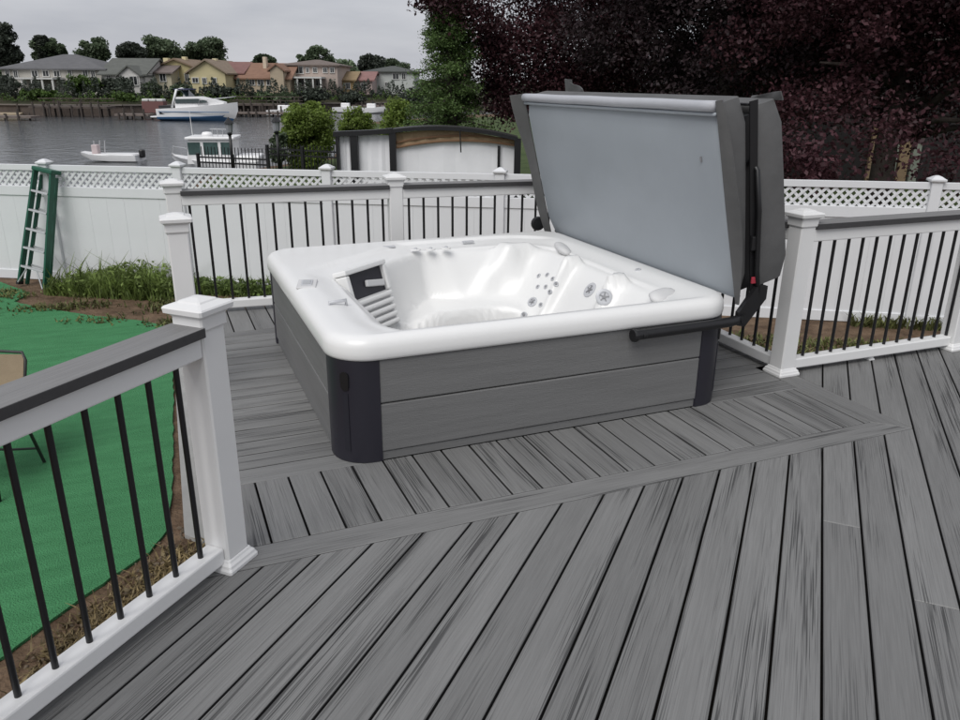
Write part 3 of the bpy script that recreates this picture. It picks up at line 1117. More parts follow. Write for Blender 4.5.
yard = [depth_pt(-900, 17, 0), depth_pt(-200, 17.5, 0), depth_pt(130, 18.5, 0), depth_pt(200, 26, 0), depth_pt(330, 33, 0), depth_pt(350, 60, 0), depth_pt(480, 80, 0), depth_pt(2600, 90, 0), Vector((60, -40, 0)), Vector((-40, -40, 0))]
if sum(a.x * b.y - b.x * a.y for a, b in zip(yard, yard[1:] + yard[:1])) < 0:
    yard = yard[::-1]
sheet('ground', yard, GZ, M_SOIL, 1.6)
lw = [(-2.09 - 12, 13.70 + 7.46 + 0.2), (-2.09 + 30, 13.70 - 18.66 + 0.2)]
L2 = [depth_pt(2500, 85, 0), depth_pt(500, 75, 0), depth_pt(356, 58, 0), depth_pt(336, 32.5, 0), depth_pt(205, 25.5, 0), depth_pt(135, 18.2, 0), depth_pt(-180, 17.2, 0)]
sheet('lawn', [Vector((lw[0][0], lw[0][1], 0)), Vector((lw[1][0], lw[1][1], 0))] + L2, GZ + 0.004, two_tone('neighbour_lawn', (0.035, 0.06, 0.018), (0.075, 0.10, 0.035), 1.5, 0.35, 0.65, bscale=20))
sheet('concrete_strip', [Vector((-0.10, 5.0, 0)), Vector((0.14, 4.7, 0)), Vector((0.30, 4.7, 0)), Vector((0.30, 10.0, 0)), Vector((-0.02, 10.0, 0))], GZ + 0.03, mat('grey_concrete', (0.30, 0.30, 0.29), 0.9, var=0.12, vscale=4), 0.05)
# water
wm = bpy.data.materials.new('water')
wm.use_nodes = True
n, l = wm.node_tree.nodes, wm.node_tree.links
b = n['Principled BSDF']
b.inputs['Base Color'].default_value = (0.075, 0.08, 0.085, 1)
b.inputs['Roughness'].default_value = 0.12
t = n.new('ShaderNodeTexCoord')
q = n.new('ShaderNodeTexNoise')
q.inputs['Scale'].default_value = 0.9
q.inputs['Detail'].default_value = 5
q.inputs['Roughness'].default_value = 0.6
l.new(t.outputs['Object'], q.inputs['Vector'])
bp = n.new('ShaderNodeBump')
bp.inputs['Strength'].default_value = 0.9
bp.inputs['Distance'].default_value = 0.12
l.new(q.outputs['Fac'], bp.inputs['Height'])
l.new(bp.outputs[0], b.inputs['Normal'])
MB().add([(-3500, -3500, WZ), (3500, -3500, WZ), (3500, 3500, WZ), (-3500, 3500, WZ)], [(0, 1, 2, 3)])
structure(MB().add([(-3500, -600, WZ), (3500, -600, WZ), (3500, 3500, WZ), (-3500, 3500, WZ)], [(0, 1, 2, 3)]).build('water', wm))
# far land
shore = [(-900, 100), (0, 100), (60, 100), (120, 101), (160, 104), (250, 108), (330, 118), (420, 126), (520, 130), (1500, 150)]
SZ = -0.35
far = [depth_pt(px, D + 5, 0) for px, D in shore] + [depth_pt(1500, 2500, 0), depth_pt(480, 2500, 0), depth_pt(-900, 2500, 0)]
far = far[::-1]
sheet('far_shore', far, SZ, two_tone('far_grass', (0.025, 0.034, 0.016), (0.05, 0.055, 0.03), 0.1, 0.35, 0.65, bscale=3), 3.0)

bank = MB()
for (a_, Da), (b2_, Db) in zip(shore, shore[1:]):
    p, q = depth_pt(a_, Da, WZ + 1.25), depth_pt(b2_, Db, WZ + 1.25)
    p2, q2 = depth_pt(a_, Da + 5.1, SZ + 0.02), depth_pt(b2_, Db + 5.1, SZ + 0.02)
    bank.add([p, q, q2, p2], [(0, 1, 2, 3)])
structure(bank.build('far_bank', two_tone('bank_grass', (0.03, 0.036, 0.018), (0.07, 0.06, 0.04), 0.25, 0.35, 0.65, bscale=4)))

# green turf carpet
turf = [onz(-60, 705, GZ), onz(8, 657, GZ), onz(40, 632, GZ), onz(75, 606, GZ), onz(112, 579, GZ), onz(150, 555, GZ), onz(167, 533, GZ), onz(172, 500, GZ), onz(173, 466, GZ), onz(174, 400, GZ), onz(171, 328, GZ), onz(140, 322, GZ), onz(92, 317, GZ), onz(40, 309, GZ), onz(14, 303, GZ), onz(30, 294, GZ), onz(0, 283, GZ), onz(-120, 283, GZ), onz(-400, 360, GZ), onz(-400, 640, GZ)]
tv = [(p.x, p.y) for p in turf]
if sum(a[0] * b[1] - b[0] * a[1] for a, b in zip(tv, tv[1:] + tv[:1])) < 0:
    tv = tv[::-1]
jag = []
for a_, b2_ in zip(tv, tv[1:] + tv[:1]):
    a_, b2_ = Vector(a_), Vector(b2_)
    m_ = max(1, int((b2_ - a_).length / 0.07)) if (b2_ - a_).length < 4 else 1
    for i in range(m_):
        p = a_.lerp(b2_, i / m_)
        jag.append((p.x + (rnd.uniform(-0.008, 0.008) if i else 0), p.y + (rnd.uniform(-0.008, 0.008) if i else 0)))
tv = jag
tb = MB().prism(tv, GZ + 0.004, GZ + 0.022)
structure(tb.build('turf', M_TURF))

# ================================================================== WHITE VINYL FENCE
FP0 = Vector((-2.09, 13.70))
FD = Vector((1, -0.622)).normalized()
FANG = math.atan2(FD.y, FD.x)
fence = thing('vinyl_fence', 'long white vinyl privacy fence with a lattice top along the yard', 'fence', (FP0.x, FP0.y, GZ), FANG)
posts = [-6.4, -4.0, -1.6, 0.74, 2.86, 5.10, 7.53, 10.20, 12.95, 15.4, 17.9]
SLOPE = 0.0062
PWF = 0.127


def ftop(s):
    return 1.755 + SLOPE * s


lat_m = M_VINYL_F
pm = MB()
for i, s in enumerate(posts):
    h = PWF / 2
    zt = ftop(s) + 0.02
    po = MB().rings([sq(h, -0.05), sq(h, zt)]).build('fence_post', M_VINYL_F, fence, loc=(s, 0, 0))
    MB().rings([sq(h + 0.005, zt - 0.02), sq(h + 0.02, zt - 0.012), sq(h + 0.028, zt), sq(h + 0.028, zt + 0.018), sq(h + 0.004, zt + 0.032), sq(h - 0.02, zt + 0.05), sq(0.015, zt + 0.062, 0.002)]).build('post_cap', M_VINYL_F, po)
for a, b2 in zip(posts, posts[1:]):
    x0, x1 = a + PWF / 2, b2 - PWF / 2
    L = x1 - x0
    xm = (x0 + x1) / 2
    zt = ftop(xm)
    for nm, zc, hh, th in (('top_rail', zt - 0.045, 0.085, 0.05), ('middle_rail', zt - 0.385, 0.14, 0.055), ('bottom_rail', 0.075, 0.14, 0.055)):
        o = MB().box((0, 0, 0), (L, th, hh), bev=0.005).build(nm, M_VINYL_F, fence, loc=(xm, 0, zc))
        o.rotation_euler.y = -math.atan(SLOPE)
    # tongue and groove boards
    nb = max(1, round(L / 0.285))
    wv = L / nb
    me = None
    for i in range(nb):
        hgt = (zt - 0.45) - 0.14
        if me is None:
            o = MB().box((0, 0, 0), (wv - 0.0012, 0.022, hgt), bev=0.0012).build('fence_board', M_VINYL_F, fence)
            me = o.data
        else:
            o = link('fence_board', me, fence)
        o.location = (x0 + wv * (i + 0.5), rnd.uniform(-0.001, 0.001), 0.14 + hgt / 2)
    # lattice strips: two crossing layers
    lt = MB()
    z0, z1 = zt - 0.318, zt - 0.085
    hgt = z1 - z0
    step = 0.078
    wst = 0.034
    for layer, sgn, yy in ((0, 1, -0.004), (1, -1, 0.004)):
        xx = x0 - hgt
        while xx < x1 + hgt:
            p = [xx - wst / 2 * R2, xx + wst / 2 * R2]
            lo, hi = (p, [q + hgt for q in p]) if sgn > 0 else ([q for q in p], [q - hgt for q in p])
            quad = [(lo[0], z0), (lo[1], z0), (hi[1], z1), (hi[0], z1)]
            # clip in x
            def clip(poly, xl, keep):
                out = []
                for i in range(len(poly)):
                    A, B = poly[i - 1], poly[i]
                    ia, ib = keep(A[0], xl), keep(B[0], xl)
                    if ia != ib:
                        t_ = (xl - A[0]) / (B[0] - A[0])
                        out.append((xl, A[1] + t_ * (B[1] - A[1])))
                    if ib:
                        out.append(B)
                return out
            quad = clip(quad, x0, lambda q, e: q >= e)
            if len(quad) > 2:
                quad = clip(quad, x1, lambda q, e: q <= e)
            if len(quad) > 2:
                Mx = Matrix.Translation((0, yy, 0)) @ Matrix.Rotation(math.pi / 2, 4, 'X')
                lt.prism(quad, -0.0035, 0.0035, Mx)
            xx += step * R2
    lo_ = lt.build('lattice', M_VINYL_F, fence)
    lo_['kind'] = 'stuff'


def on_fence(px, py, off=0.0):
    """where a sight line meets a plane `off` metres on this side of the fence"""
    nrm = Vector((FD.y, -FD.x, 0))       # towards the viewer side
    d = ray(px, py)
    base = Vector((FP0.x, FP0.y, 0)) + nrm * off
    t_ = (base - CAM).dot(nrm) / d.dot(nrm)
    return CAM + d * t_


# ================================================================== LADDER
lb = on_fence(31, 280, 0.46)
lad = thing('step_ladder', 'green fibreglass step ladder folded shut and leaning on the white fence', 'ladder', (lb.x, lb.y, GZ), FANG + math.radians(-8))
LH = 1.72
lad.rotation_euler.x = math.radians(-11)
lad.rotation_euler.y = math.radians(9)


def lrail(x0, x1, y0, dpt, name, z1=LH):
    return MB().rings([[Vector((xx + dx, y0 + dy, z)) for dx, dy in ((-0.016, -dpt / 2), (0.016, -dpt / 2), (0.016, dpt / 2), (-0.016, dpt / 2))] for xx, z in ((x0, 0.0), (x1, z1))]).build(name, M_GREENF, lad)


for sx in (-1, 1):
    lrail(sx * 0.235, sx * 0.150, 0.0, 0.085, 'side_rail')
    lrail(sx * 0.205, sx * 0.130, 0.105, 0.05, 'rear_rail', LH - 0.05)
    MB().box((sx * 0.236, 0, 0.02), (0.05, 0.10, 0.05), bev=0.006).build('rubber_foot', M_BLACK, lad)
    MB().tube([(sx * 0.225, -0.045, 0.03), (sx * 0.09, -0.045, 0.275)], 0.011, 6).build('corner_brace', M_ALU, lad)
for i in range(5):
    z = 0.285 + i * 0.285
    u = z / LH
    w_ = 2 * (0.235 - 0.085 * u) - 0.034
    MB().box((0, -0.01, z), (w_, 0.09, 0.03), bev=0.004).build('step', M_ALU, lad)
    MB().box((0, 0.105, z + 0.02), (w_ * 0.8, 0.012, 0.03)).build('rear_brace', M_ALU, lad)
MB().box((0, 0.045, LH + 0.03), (0.36, 0.20, 0.06), bev=0.014).build('ladder_top', M_GREENF, lad)

# ================================================================== CHAIR on the turf
chair = thing('garden_chair', 'tan sling garden chair with a dark tube frame on the turf', 'chair', (0, 0, GZ + 0.022), math.radians(-22))
cq = onz(-6, 351, GZ + 0.945)
co = Matrix.Rotation(math.radians(-22), 3, 'Z') @ Vector((0, 0.415, 0))
chair.location = (cq.x - co.x, cq.y - co.y, GZ + 0.022)
M_SLING = mat('tan_sling', (0.26, 0.20, 0.13), 0.8, var=0.12, bump=0.3, bscale=120)
M_TUBE = mat('dark_chair_tube', (0.02, 0.022, 0.02), 0.45, var=0.2)
bk = []
for i in range(9):
    u = i / 8
    bk.append([Vector((-0.235, 0.20 + 0.20 * u, 0.40 + 0.50 * u)), Vector((0.235, 0.20 + 0.20 * u, 0.40 + 0.50 * u)), Vector((0.235, 0.208 + 0.20 * u, 0.40 + 0.50 * u)), Vector((-0.235, 0.208 + 0.20 * u, 0.40 + 0.50 * u))])
MB().rings(bk).build('backrest', M_SLING, chair)
MB().box((0, -0.03, 0.405), (0.47, 0.46, 0.012), bev=0.004).build('seat', mat('olive_mesh', (0.05, 0.075, 0.045), 0.8), chair)
MB().tube([(-0.25, 0.19, 0.39), (-0.25, 0.385, 0.86), (-0.22, 0.41, 0.915), (0, 0.415, 0.925), (0.22, 0.41, 0.915), (0.25, 0.385, 0.86), (0.25, 0.19, 0.39)], 0.012, 8).build('back_frame', M_TUBE, chair, smooth=True)
for sx in (-1, 1):
    MB().tube([(sx * 0.25, -0.27, 0.40), (sx * 0.25, 0.20, 0.39)], 0.012, 8).build('seat_frame', M_TUBE, chair)
    MB().tube([(sx * 0.27, -0.30, 0.0), (sx * 0.26, -0.25, 0.38), (sx * 0.27, -0.24, 0.60), (sx * 0.28, -0.10, 0.64), (sx * 0.27, 0.27, 0.62)], 0.013, 8).build('front_leg', M_TUBE, chair, smooth=True)
    MB().tube([(sx * 0.25, 0.22, 0.40), (sx * 0.27, 0.33, 0.0)], 0.013, 8).build('rear_leg', M_TUBE, chair)
MB().tube([(-0.265, -0.28, 0.14), (0, -0.29, 0.12), (0.265, -0.28, 0.14)], 0.010, 8).build('stretcher', M_TUBE, chair)
MB().tube([(-0.262, 0.30, 0.14), (0, 0.31, 0.12), (0.262, 0.30, 0.14)], 0.010, 8).build('stretcher', M_TUBE, chair)

# ================================================================== WEEDS AND LOW PLANTS
L_GRASS = leaf_mat('weed_leaf', (0.155, 0.21, 0.06), 0.4, 0.5, 3.0)
L_DRY = leaf_mat('dry_leaf', (0.115, 0.125, 0.045), 0.25, 0.6)
L_GREEN = leaf_mat('fresh_leaf', (0.12, 0.17, 0.05), 0.35, 0.5)


def blades(pts, hts, wid, lean, rng=NR):
    """curved grass blades: two quads each"""
    N = len(pts)
    a = rng.uniform(0, 2 * math.pi, N)
    d = np.stack([np.cos(a), np.sin(a), np.zeros(N)], 1)
    s = np.stack([-np.sin(a), np.cos(a), np.zeros(N)], 1) * (wid * rng.uniform(0.6, 1.3, N))[:, None]
    ln = (hts * lean * rng.uniform(0.2, 1.2, N))[:, None]
    up = np.array([0, 0, 1.0])
    p0 = pts
    p1 = pts + up * (hts * 0.6)[:, None] + d * ln * 0.35
    p2 = pts + up * hts[:, None] * 0.97 + d * ln
    q1 = np.stack([p0 - s, p0 + s, p1 + s * 0.8, p1 - s * 0.8], 1)
    q2 = np.stack([p1 - s * 0.8, p1 + s * 0.8, p2 + s * 0.1, p2 - s * 0.1], 1)
    return np.concatenate([q1, q2], 0)


def fence_pts(n, s0, s1, o0, o1, rng=NR):
    s = rng.uniform(s0, s1, n)
    o = rng.uniform(o0, o1, n)
    nr = np.array([FD.y, -FD.x])
    xy = np.array([FP0.x, FP0.y]) + s[:, None] * np.array([FD.x, FD.y]) + o[:, None] * nr
    return np.concatenate([xy, np.full((n, 1), GZ)], 1), s, o


P, s, o = fence_pts(2700, 1.0, 2.95, 0.05, 0.85)
hmul = 0.5 + 0.5 * np.exp(-((s - 2.2) / 0.6) ** 2)
ht = (0.07 + 0.40 * NR.uniform(0, 1, len(P)) ** 1.8) * hmul
tall = NR.uniform(0, 1, len(P)) < 0.02
ht[tall] = NR.uniform(0.4, 0.62, tall.sum())
Q1 = blades(P, ht, 0.012, 0.8)
lp_ = P[:2000] + np.array([0, 0, 1.0]) * (NR.uniform(0.05, 0.42, 2000) * hmul[:2000])[:, None]
Q2 = leaves(lp_, 0.085, 0.35, 0.4)
w1 = quadmesh('tall_weeds', np.concatenate([Q1, Q2], 0), L_GRASS)
tag(w1, 'tall green weeds growing against the white fence beside the ladder', 'weeds')
w1['kind'] = 'stuff'
P, s, o = fence_pts(4200, -0.2, 4.3, 0.6, 2.1)
pat = np.sin(s * 5.1 + 2 * np.sin(o * 4)) + np.sin(o * 7.3 + s * 2.2) + NR.normal(0, 0.5, len(s)) > 0.5
P, s, o = P[pat], s[pat], o[pat]
keep = (o - 0.6) < 1.35 * np.clip((s + 0.5) / 2.0, 0.2, 1) + NR.normal(0, 0.15, len(s))
P = P[keep]
Q1 = blades(P, NR.uniform(0.02, 0.11, len(P)), 0.009, 1.1)
Q2 = leaves(P + np.array([0, 0, 0.03]), 0.06, 0.4, 0.5)
w2 = quadmesh('low_weeds', np.concatenate([Q1, Q2], 0), L_DRY)
tag(w2, 'short yellowish weeds on the bare soil at the turf edge', 'weeds')
w2['kind'] = 'stuff'
P, s, o = fence_pts(2600, 2.9, 8.8, 0.03, 0.40)
ht = 0.04 + 0.24 * NR.uniform(0, 1, len(P)) ** 1.6
w3 = quadmesh('fence_foot_grass', np.concatenate([blades(P, ht, 0.012, 0.9), leaves(P + np.stack([ht * 0, ht * 0, ht * 0.7], 1), 0.09, 0.45, 0.4)], 0), L_GREEN)
tag(w3, 'light green grass along the fence foot behind the back railing', 'grass')
w3['kind'] = 'stuff'
P, s, o = fence_pts(900, 12.2, 15.5, 0.03, 0.25)
ht = NR.uniform(0.05, 0.18, len(P))
P2_, s, o = fence_pts(1500, 10.0, 12.6, 0.9, 2.2)
ht2 = NR.uniform(0.03, 0.10, len(P2_))
w4 = quadmesh('soil_weeds', np.concatenate([blades(P, ht, 0.012, 0.9), blades(P2_, ht2, 0.014, 1.2)], 0), L_DRY)
tag(w4, 'sparse weeds on the soil below the fence past the spa cover', 'weeds')
w4['kind'] = 'stuff'

# small stones and litter along the soil strip by the deck
sb = MB()
for i in range(420):
    a = onz(-40 + 230 * rnd.random(), 0, GZ) if False else None
    u = rnd.random()
    c0 = Vector((-1.1, 3.85)).lerp(Vector((0.02, 5.6)), u)
    p = c0 + Vector((rnd.uniform(0.0, 0.45), rnd.uniform(-0.35, -0.05)))
    r_ = rnd.uniform(0.006, 0.019)
    M = Matrix.Translation((p.x, p.y, GZ + r_ * 0.3)) @ Matrix.Rotation(rnd.random() * 6, 4, 'Z') @ Matrix.Diagonal((1.4, 0.9, 0.6, 1))
    sb.lathe([(r_ * 0.5, -r_), (r_, -r_ * 0.2), (r_ * 0.85, r_ * 0.5), (r_ * 0.3, r_)], 5, M)
so = sb.build('pebbles', two_tone('pebble', (0.07, 0.055, 0.04), (0.19, 0.15, 0.11), 14, 0.35, 0.65, bump=0.2))
tag(so, 'small pebbles scattered on the soil strip beside the deck', 'pebbles')
so['kind'] = 'stuff'

# dry grass and mulch on the soil strip below the diagonal railing
u = NR.uniform(0, 1, 2600)
base_ = np.array([-1.05, 4.1])[None] * (1 - u[:, None]) + np.array([-0.22, 5.0])[None] * u[:, None]
off = np.stack([NR.uniform(0.03, 0.5, 2600), NR.uniform(-0.45, -0.03, 2600)], 1)
P = np.concatenate([base_ + off, np.full((2600, 1), GZ)], 1)
w5 = quadmesh('dry_grass', np.concatenate([blades(P, NR.uniform(0.015, 0.07, 2600), 0.006, 1.6), leaves(P[:900] + np.array([0, 0, 0.012]), 0.045, 0.5, 1.2)], 0), leaf_mat('straw', (0.21, 0.16, 0.08), 0.2, 0.6))
tag(w5, 'dry straw and leaf litter on the soil strip below the diagonal railing', 'dry grass')
w5['kind'] = 'stuff'

# ================================================================== FAR HOUSES
def wall_mat(name, col):
    return mat('wall_' + name, col, 0.8, var=0.07, vscale=0.6, stretch=(1, 1, 5))


def roof_mat(name, col):
    return mat('roof_' + name, col, 0.9, var=0.18, vscale=1.2, stretch=(1, 1, 4), bump=0.4, bscale=6)


M_PANE = mat('house_glass', (0.02, 0.023, 0.025), 0.12, spec=0.7, var=0.2)
M_TRIM = mat('house_trim', (0.56, 0.56, 0.54), 0.6, var=0.04)


def zat(py, D):
    return W(480, py, D).z


def house(px0, px1, D, eave, ridge, base, label, wcol, rcol, kind='side', depth=9.0, wins=(), gables=(), chimney=(), porch=None, group='houses along the far shore', trim=True):
    """house seen across the water. pixel extents give bearings; heights from pixel rows at depth D.
    wins: (px0, px1, py_top, py_bot); gables: (px0, px1, py_eave, py_peak)"""
    mid = (px0 + px1) / 2
    c = depth_pt(mid, D, SZ)
    k = W(px1, 85, D) - W(px0, 85, D)
    wid = k.dot(RH)
    ppm = (px1 - px0) / wid
    t = thing('shore_house', label, 'house', (c.x, c.y, SZ), YAW, group)
    ze, zr = zat(eave, D) - SZ, zat(ridge, D) - SZ
    h = wid / 2
    wm_, rm_ = wall_mat(label[:22], wcol), roof_mat(label[:22], rcol)
    MB().box((0, depth / 2, ze / 2 - 0.2), (wid, depth, ze + 0.4)).build('wall', wm_, t)
    ov = 0.45
    r = MB()
    th = 0.18
    if kind == 'side':        # ridge parallel to the shore, slope faces the water
        poly = [(-ov, ze - 0.12), (depth / 2, zr), (depth + ov, ze - 0.12), (depth + ov, ze - 0.12 - th), (depth / 2, zr - th * 1.2), (-ov, ze - 0.12 - th)]
        Mx = Matrix(((0, 0, 1, 0), (1, 0, 0, 0), (0, 1, 0, 0), (0, 0, 0, 1)))
        r.prism(poly, -h - ov, h + ov, Mx)
        for sx in (-1, 1):
            MB().prism([(0, ze), (depth, ze), (depth / 2, zr - 0.25)], sx * h - 0.1, sx * h + 0.1, Mx).build('gable_wall', wm_, t)
    elif kind == 'hip':
        ins = min(h * 0.9, depth * 0.55)
        v = [(-h - ov, -ov, ze), (h + ov, -ov, ze), (h + ov, depth + ov, ze), (-h - ov, depth + ov, ze), (-h + ins, depth / 2, zr), (h - ins, depth / 2, zr)]
        v += [(a, b_, z - th) for a, b_, z in v[:4]]
        r.add(v, [(0, 1, 5, 4), (1, 2, 5), (2, 3, 4, 5), (3, 0, 4), (6, 7, 1, 0), (7, 8, 2, 1), (8, 9, 3, 2), (9, 6, 0, 3), (9, 8, 7, 6)])
    else:                     # gable end faces the water
        Mx = Matrix(((1, 0, 0, 0), (0, 0, -1, 0), (0, 1, 0, 0), (0, 0, 0, 1)))
        poly = [(-h - ov, ze - 0.15), (0, zr), (h + ov, ze - 0.15), (h + ov, ze - 0.15 - th), (0, zr - th * 1.3), (-h - ov, ze - 0.15 - th)]
        r.prism(poly, -depth - ov, ov, Mx)
        MB().prism([(-h, ze), (h, ze), (0, zr - 0.25)], -0.2, -0.02, Mx).build('gable_wall', wm_, t)
    ro = r.build('roof', rm_, t)
    for (a, b_, pe, pp) in gables:
        xa, xb = (a - mid) / ppm, (b_ - mid) / ppm
        zb, zp = zat(pe, D) - SZ, zat(pp, D) - SZ
        g = MB()
        Mx = Matrix(((1, 0, 0, 0), (0, 0, -1, 0), (0, 1, 0, 0), (0, 0, 0, 1)))
        g.prism([(xa, 0.1), (xb, 0.1), (xb, zb), ((xa + xb) / 2, zp), (xa, zb)], -2.0, 1.2, Mx)
        go = g.build('gable_bay', wm_, t)
        xm = (xa + xb) / 2
        MB().prism([(xa - 0.35, zb - 0.15), (xm, zp + 0.12), (xb + 0.35, zb - 0.15), (xb + 0.35, zb - 0.35), (xm, zp - 0.08), (xa - 0.35, zb - 0.35)], -3.5, 1.5, Mx).build('bay_roof', rm_, go)
    for wv in wins:
        a, b_, ptop, pbot = wv[:4]
        yo = wv[4] if len(wv) > 4 else 0.0
        xa, xb = (a - mid) / ppm, (b_ - mid) / ppm
        z1, z0 = zat(ptop, D) - SZ, zat(pbot, D) - SZ
        w_ = MB()
        cx_, cz, ww, hh = (xa + xb) / 2, (z0 + z1) / 2, xb - xa, z1 - z0
        f_ = 0.085
        for bx in ((cx_, cz + hh / 2, ww + 2 * f_, f_), (cx_, cz - hh / 2, ww + 2 * f_, f_), (cx_ - ww / 2, cz, f_, hh - f_), (cx_ + ww / 2, cz, f_, hh - f_), (cx_, cz, f_ * 0.6, hh - f_)):
            w_.box((bx[0], -0.05 - yo, bx[1]), (bx[2], 0.14, bx[3]))
        wo_ = w_.build('window', M_TRIM, t)
        MB().box((cx_, -0.012 - yo, cz), (ww - 0.02, 0.03, hh - 0.02)).build('pane', M_PANE, wo_)
    for (a, b_, pt) in chimney:
        xa, xb = (a - mid) / ppm, (b_ - mid) / ppm
        zt = zat(pt, D) - SZ
        MB().box(((xa + xb) / 2, depth * 0.35, (zt + ze) / 2 - 0.5), (xb - xa, 1.0, zt - ze + 1.0), bev=0.05).build('chimney', wall_mat('chimney' + label[:10], tuple(min(0.7, q * 1.15 + 0.08) for q in wcol)), ro)
    if porch:
        a, b_, pt, npst = porch
        xa, xb = (a - mid) / ppm, (b_ - mid) / ppm
        zt = zat(pt, D) - SZ
        po = MB().box(((xa + xb) / 2, -1.7, zt), (xb - xa, 3.2, 0.22)).build('porch_roof', M_TRIM, t)
        for i in range(npst):
            MB().box((xa + 0.15 + (xb - xa - 0.3) * i / (npst - 1), -3.1, zt / 2), (0.22, 0.22, zt - 0.23)).build('porch_post', M_TRIM, po)
    return t


house(4, 106, 113, 72, 56.5, 92, 'long single storey house with a grey hipped roof and white terrace frame', (0.42, 0.40, 0.36), (0.115, 0.115, 0.12), 'hip', 11, [(8, 12, 74, 82), (16, 20, 74, 82), (34, 40, 74, 80), (45, 51, 74, 80), (56, 62, 74, 80), (70, 74, 73, 80), (85, 90, 73, 80), (93, 97, 74, 80)], porch=(24, 66, 82, 5))
house(103, 146, 112, 76, 60, 92, 'grey green roofed house with a white gabled bay', (0.50, 0.49, 0.47), (0.105, 0.11, 0.10), 'side', 10, [(128, 132, 80, 86, 1.25), (135, 142, 79, 88, 1.25), (108, 112, 78, 85)], gables=[(124, 144, 77, 69)])
house(143, 172, 115, 74, 64, 92, 'small cream house under a faded brown roof', (0.46, 0.42, 0.31), (0.155, 0.125, 0.115), 'side', 9, [(146, 149, 77, 84), (152, 156, 77, 84), (161, 167, 76, 84)])
house(158, 197, 118, 69, 60.5, 92, 'yellow house with two chimneys and a steep shed gable', (0.47, 0.41, 0.22), (0.20, 0.145, 0.10), 'front', 10, [(168, 171, 73, 79), (176, 180, 74, 80), (186, 190, 76, 84)], chimney=[(158, 163, 60), (177, 181, 58.5)])
house(190, 226, 116, 74, 61, 92, 'pale yellow gabled house with dark paired windows', (0.50, 0.44, 0.26), (0.22, 0.17, 0.125), 'front', 12, [(193, 199, 80, 85), (203, 207, 80, 86), (213, 217, 80, 87)], chimney=[(206, 210, 60)])
house(222, 243, 121, 74, 63, 94, 'narrow mauve grey house with a rust red roof', (0.30, 0.29, 0.31), (0.19, 0.10, 0.09), 'side', 9, [(226, 229, 76, 84), (233, 236, 76, 84)])
house(238, 290, 120, 79, 64, 94, 'terracotta roofed house with a tall chimney and pale garden wall', (0.40, 0.33, 0.24), (0.22, 0.125, 0.085), 'side', 10, [(250, 255, 81, 87), (258, 264, 81, 87), (267, 273, 81, 87), (276, 281, 75, 82)], chimney=[(259, 262.5, 58)], gables=[(273, 286, 71, 66)])
house(284, 338, 124, 66, 60, 96, 'two storey pinkish house with a hipped roof and arched lower windows', (0.40, 0.33, 0.29), (0.15, 0.12, 0.105), 'hip', 12, [(289, 293, 69, 74), (296, 304, 68, 75), (307, 310, 69, 74), (314, 318, 69, 74), (324, 328, 69, 74), (331, 335, 69, 74), (291, 295, 81, 86), (299, 304, 81, 86), (307, 311, 81, 87), (316, 321, 81, 87)], porch=(286, 326, 79, 6))
house(334, 354, 128, 80, 72, 96, 'low ochre house between the pinkish and rose roofs', (0.40, 0.29, 0.15), (0.25, 0.18, 0.10), 'side', 9, [(338, 342, 84, 90), (346, 350, 84, 90)])
house(350, 372, 130, 80, 72, 98, 'rose roofed house with a balcony over the water', (0.42, 0.33, 0.31), (0.24, 0.13, 0.12), 'side', 9, [(353, 357, 84, 90), (361, 366, 84, 90)])
house(366, 414, 136, 72, 66, 98, 'tall pale green grey house with a dark flat roof', (0.44, 0.46, 0.44), (0.07, 0.075, 0.07), 'hip', 12, [(385, 388, 83, 87), (385, 388, 89, 93), (393, 399, 74, 80), (402, 406, 74, 80)])

# ================================================================== FAR TREES
L_FAR = leaf_mat('far_tree_leaf', (0.10, 0.135, 0.078), 0.3, 0.4, 0.25)  # leaf colour lightened to stand for distance haze
L_FARD = leaf_mat('far_dark_leaf', (0.058, 0.070, 0.054), 0.25, 0.4, 0.25)  # also lightened in place of haze
L_HEDGE = leaf_mat('hedge_leaf', (0.07, 0.115, 0.03), 0.3, 0.5)
L_CON = leaf_mat('conifer_leaf', (0.095, 0.15, 0.05), 0.3, 0.4, 1.5)
L_OLIVE = leaf_mat('olive_leaf', (0.16, 0.22, 0.05), 0.4, 0.4)
L_PURP = leaf_mat('purple_leaf', (0.056, 0.024, 0.029), 0.28, 0.45, 0.9)
L_PURD = leaf_mat('dark_purple_leaf', (0.038, 0.026, 0.029), 0.22, 0.45, 0.9)


def tree(name, label, px0, px1, ptop, pbot, D, lm, n, leaf, base_z, cat='tree', group=None, clumps=40, cr=0.22, shell=0.45, low=-0.9, depthr=None, trunk=True, rs=rnd):
    c0 = W((px0 + px1) / 2, (ptop + pbot) / 2, D)
    wid = (W(px1, 85, D) - W(px0, 85, D)).dot(RH) / 2
    zt, zb = W(480, ptop, D).z, W(480, pbot, D).z
    c = Vector((c0.x, c0.y, (zt + zb) / 2))
    hz = (zt - zb) / 2
    base = Vector((c.x, c.y, base_z))
    t = thing(name, label, cat, tuple(base), YAW, group)
    dr = depthr or wid
    k = min(wid, hz)
    pts = crown_points(n, (0, 0, c.z - base_z), (wid - k * cr * 0.6, dr - k * cr * 0.6, hz - k * cr * 0.5), clumps, k * cr * 1.5, shell, low)
    quadmesh('crown', leaves(pts, leaf, 0.6, 0.3), lm, t)
    if trunk:
        trunk_mesh((0, 0, -0.1), (0, 0, c.z - base_z + hz * 0.5), max(0.05, wid * 0.055), 9, wid * 0.7, rs).build('trunk', M_BARK, t, smooth=True)
    return t


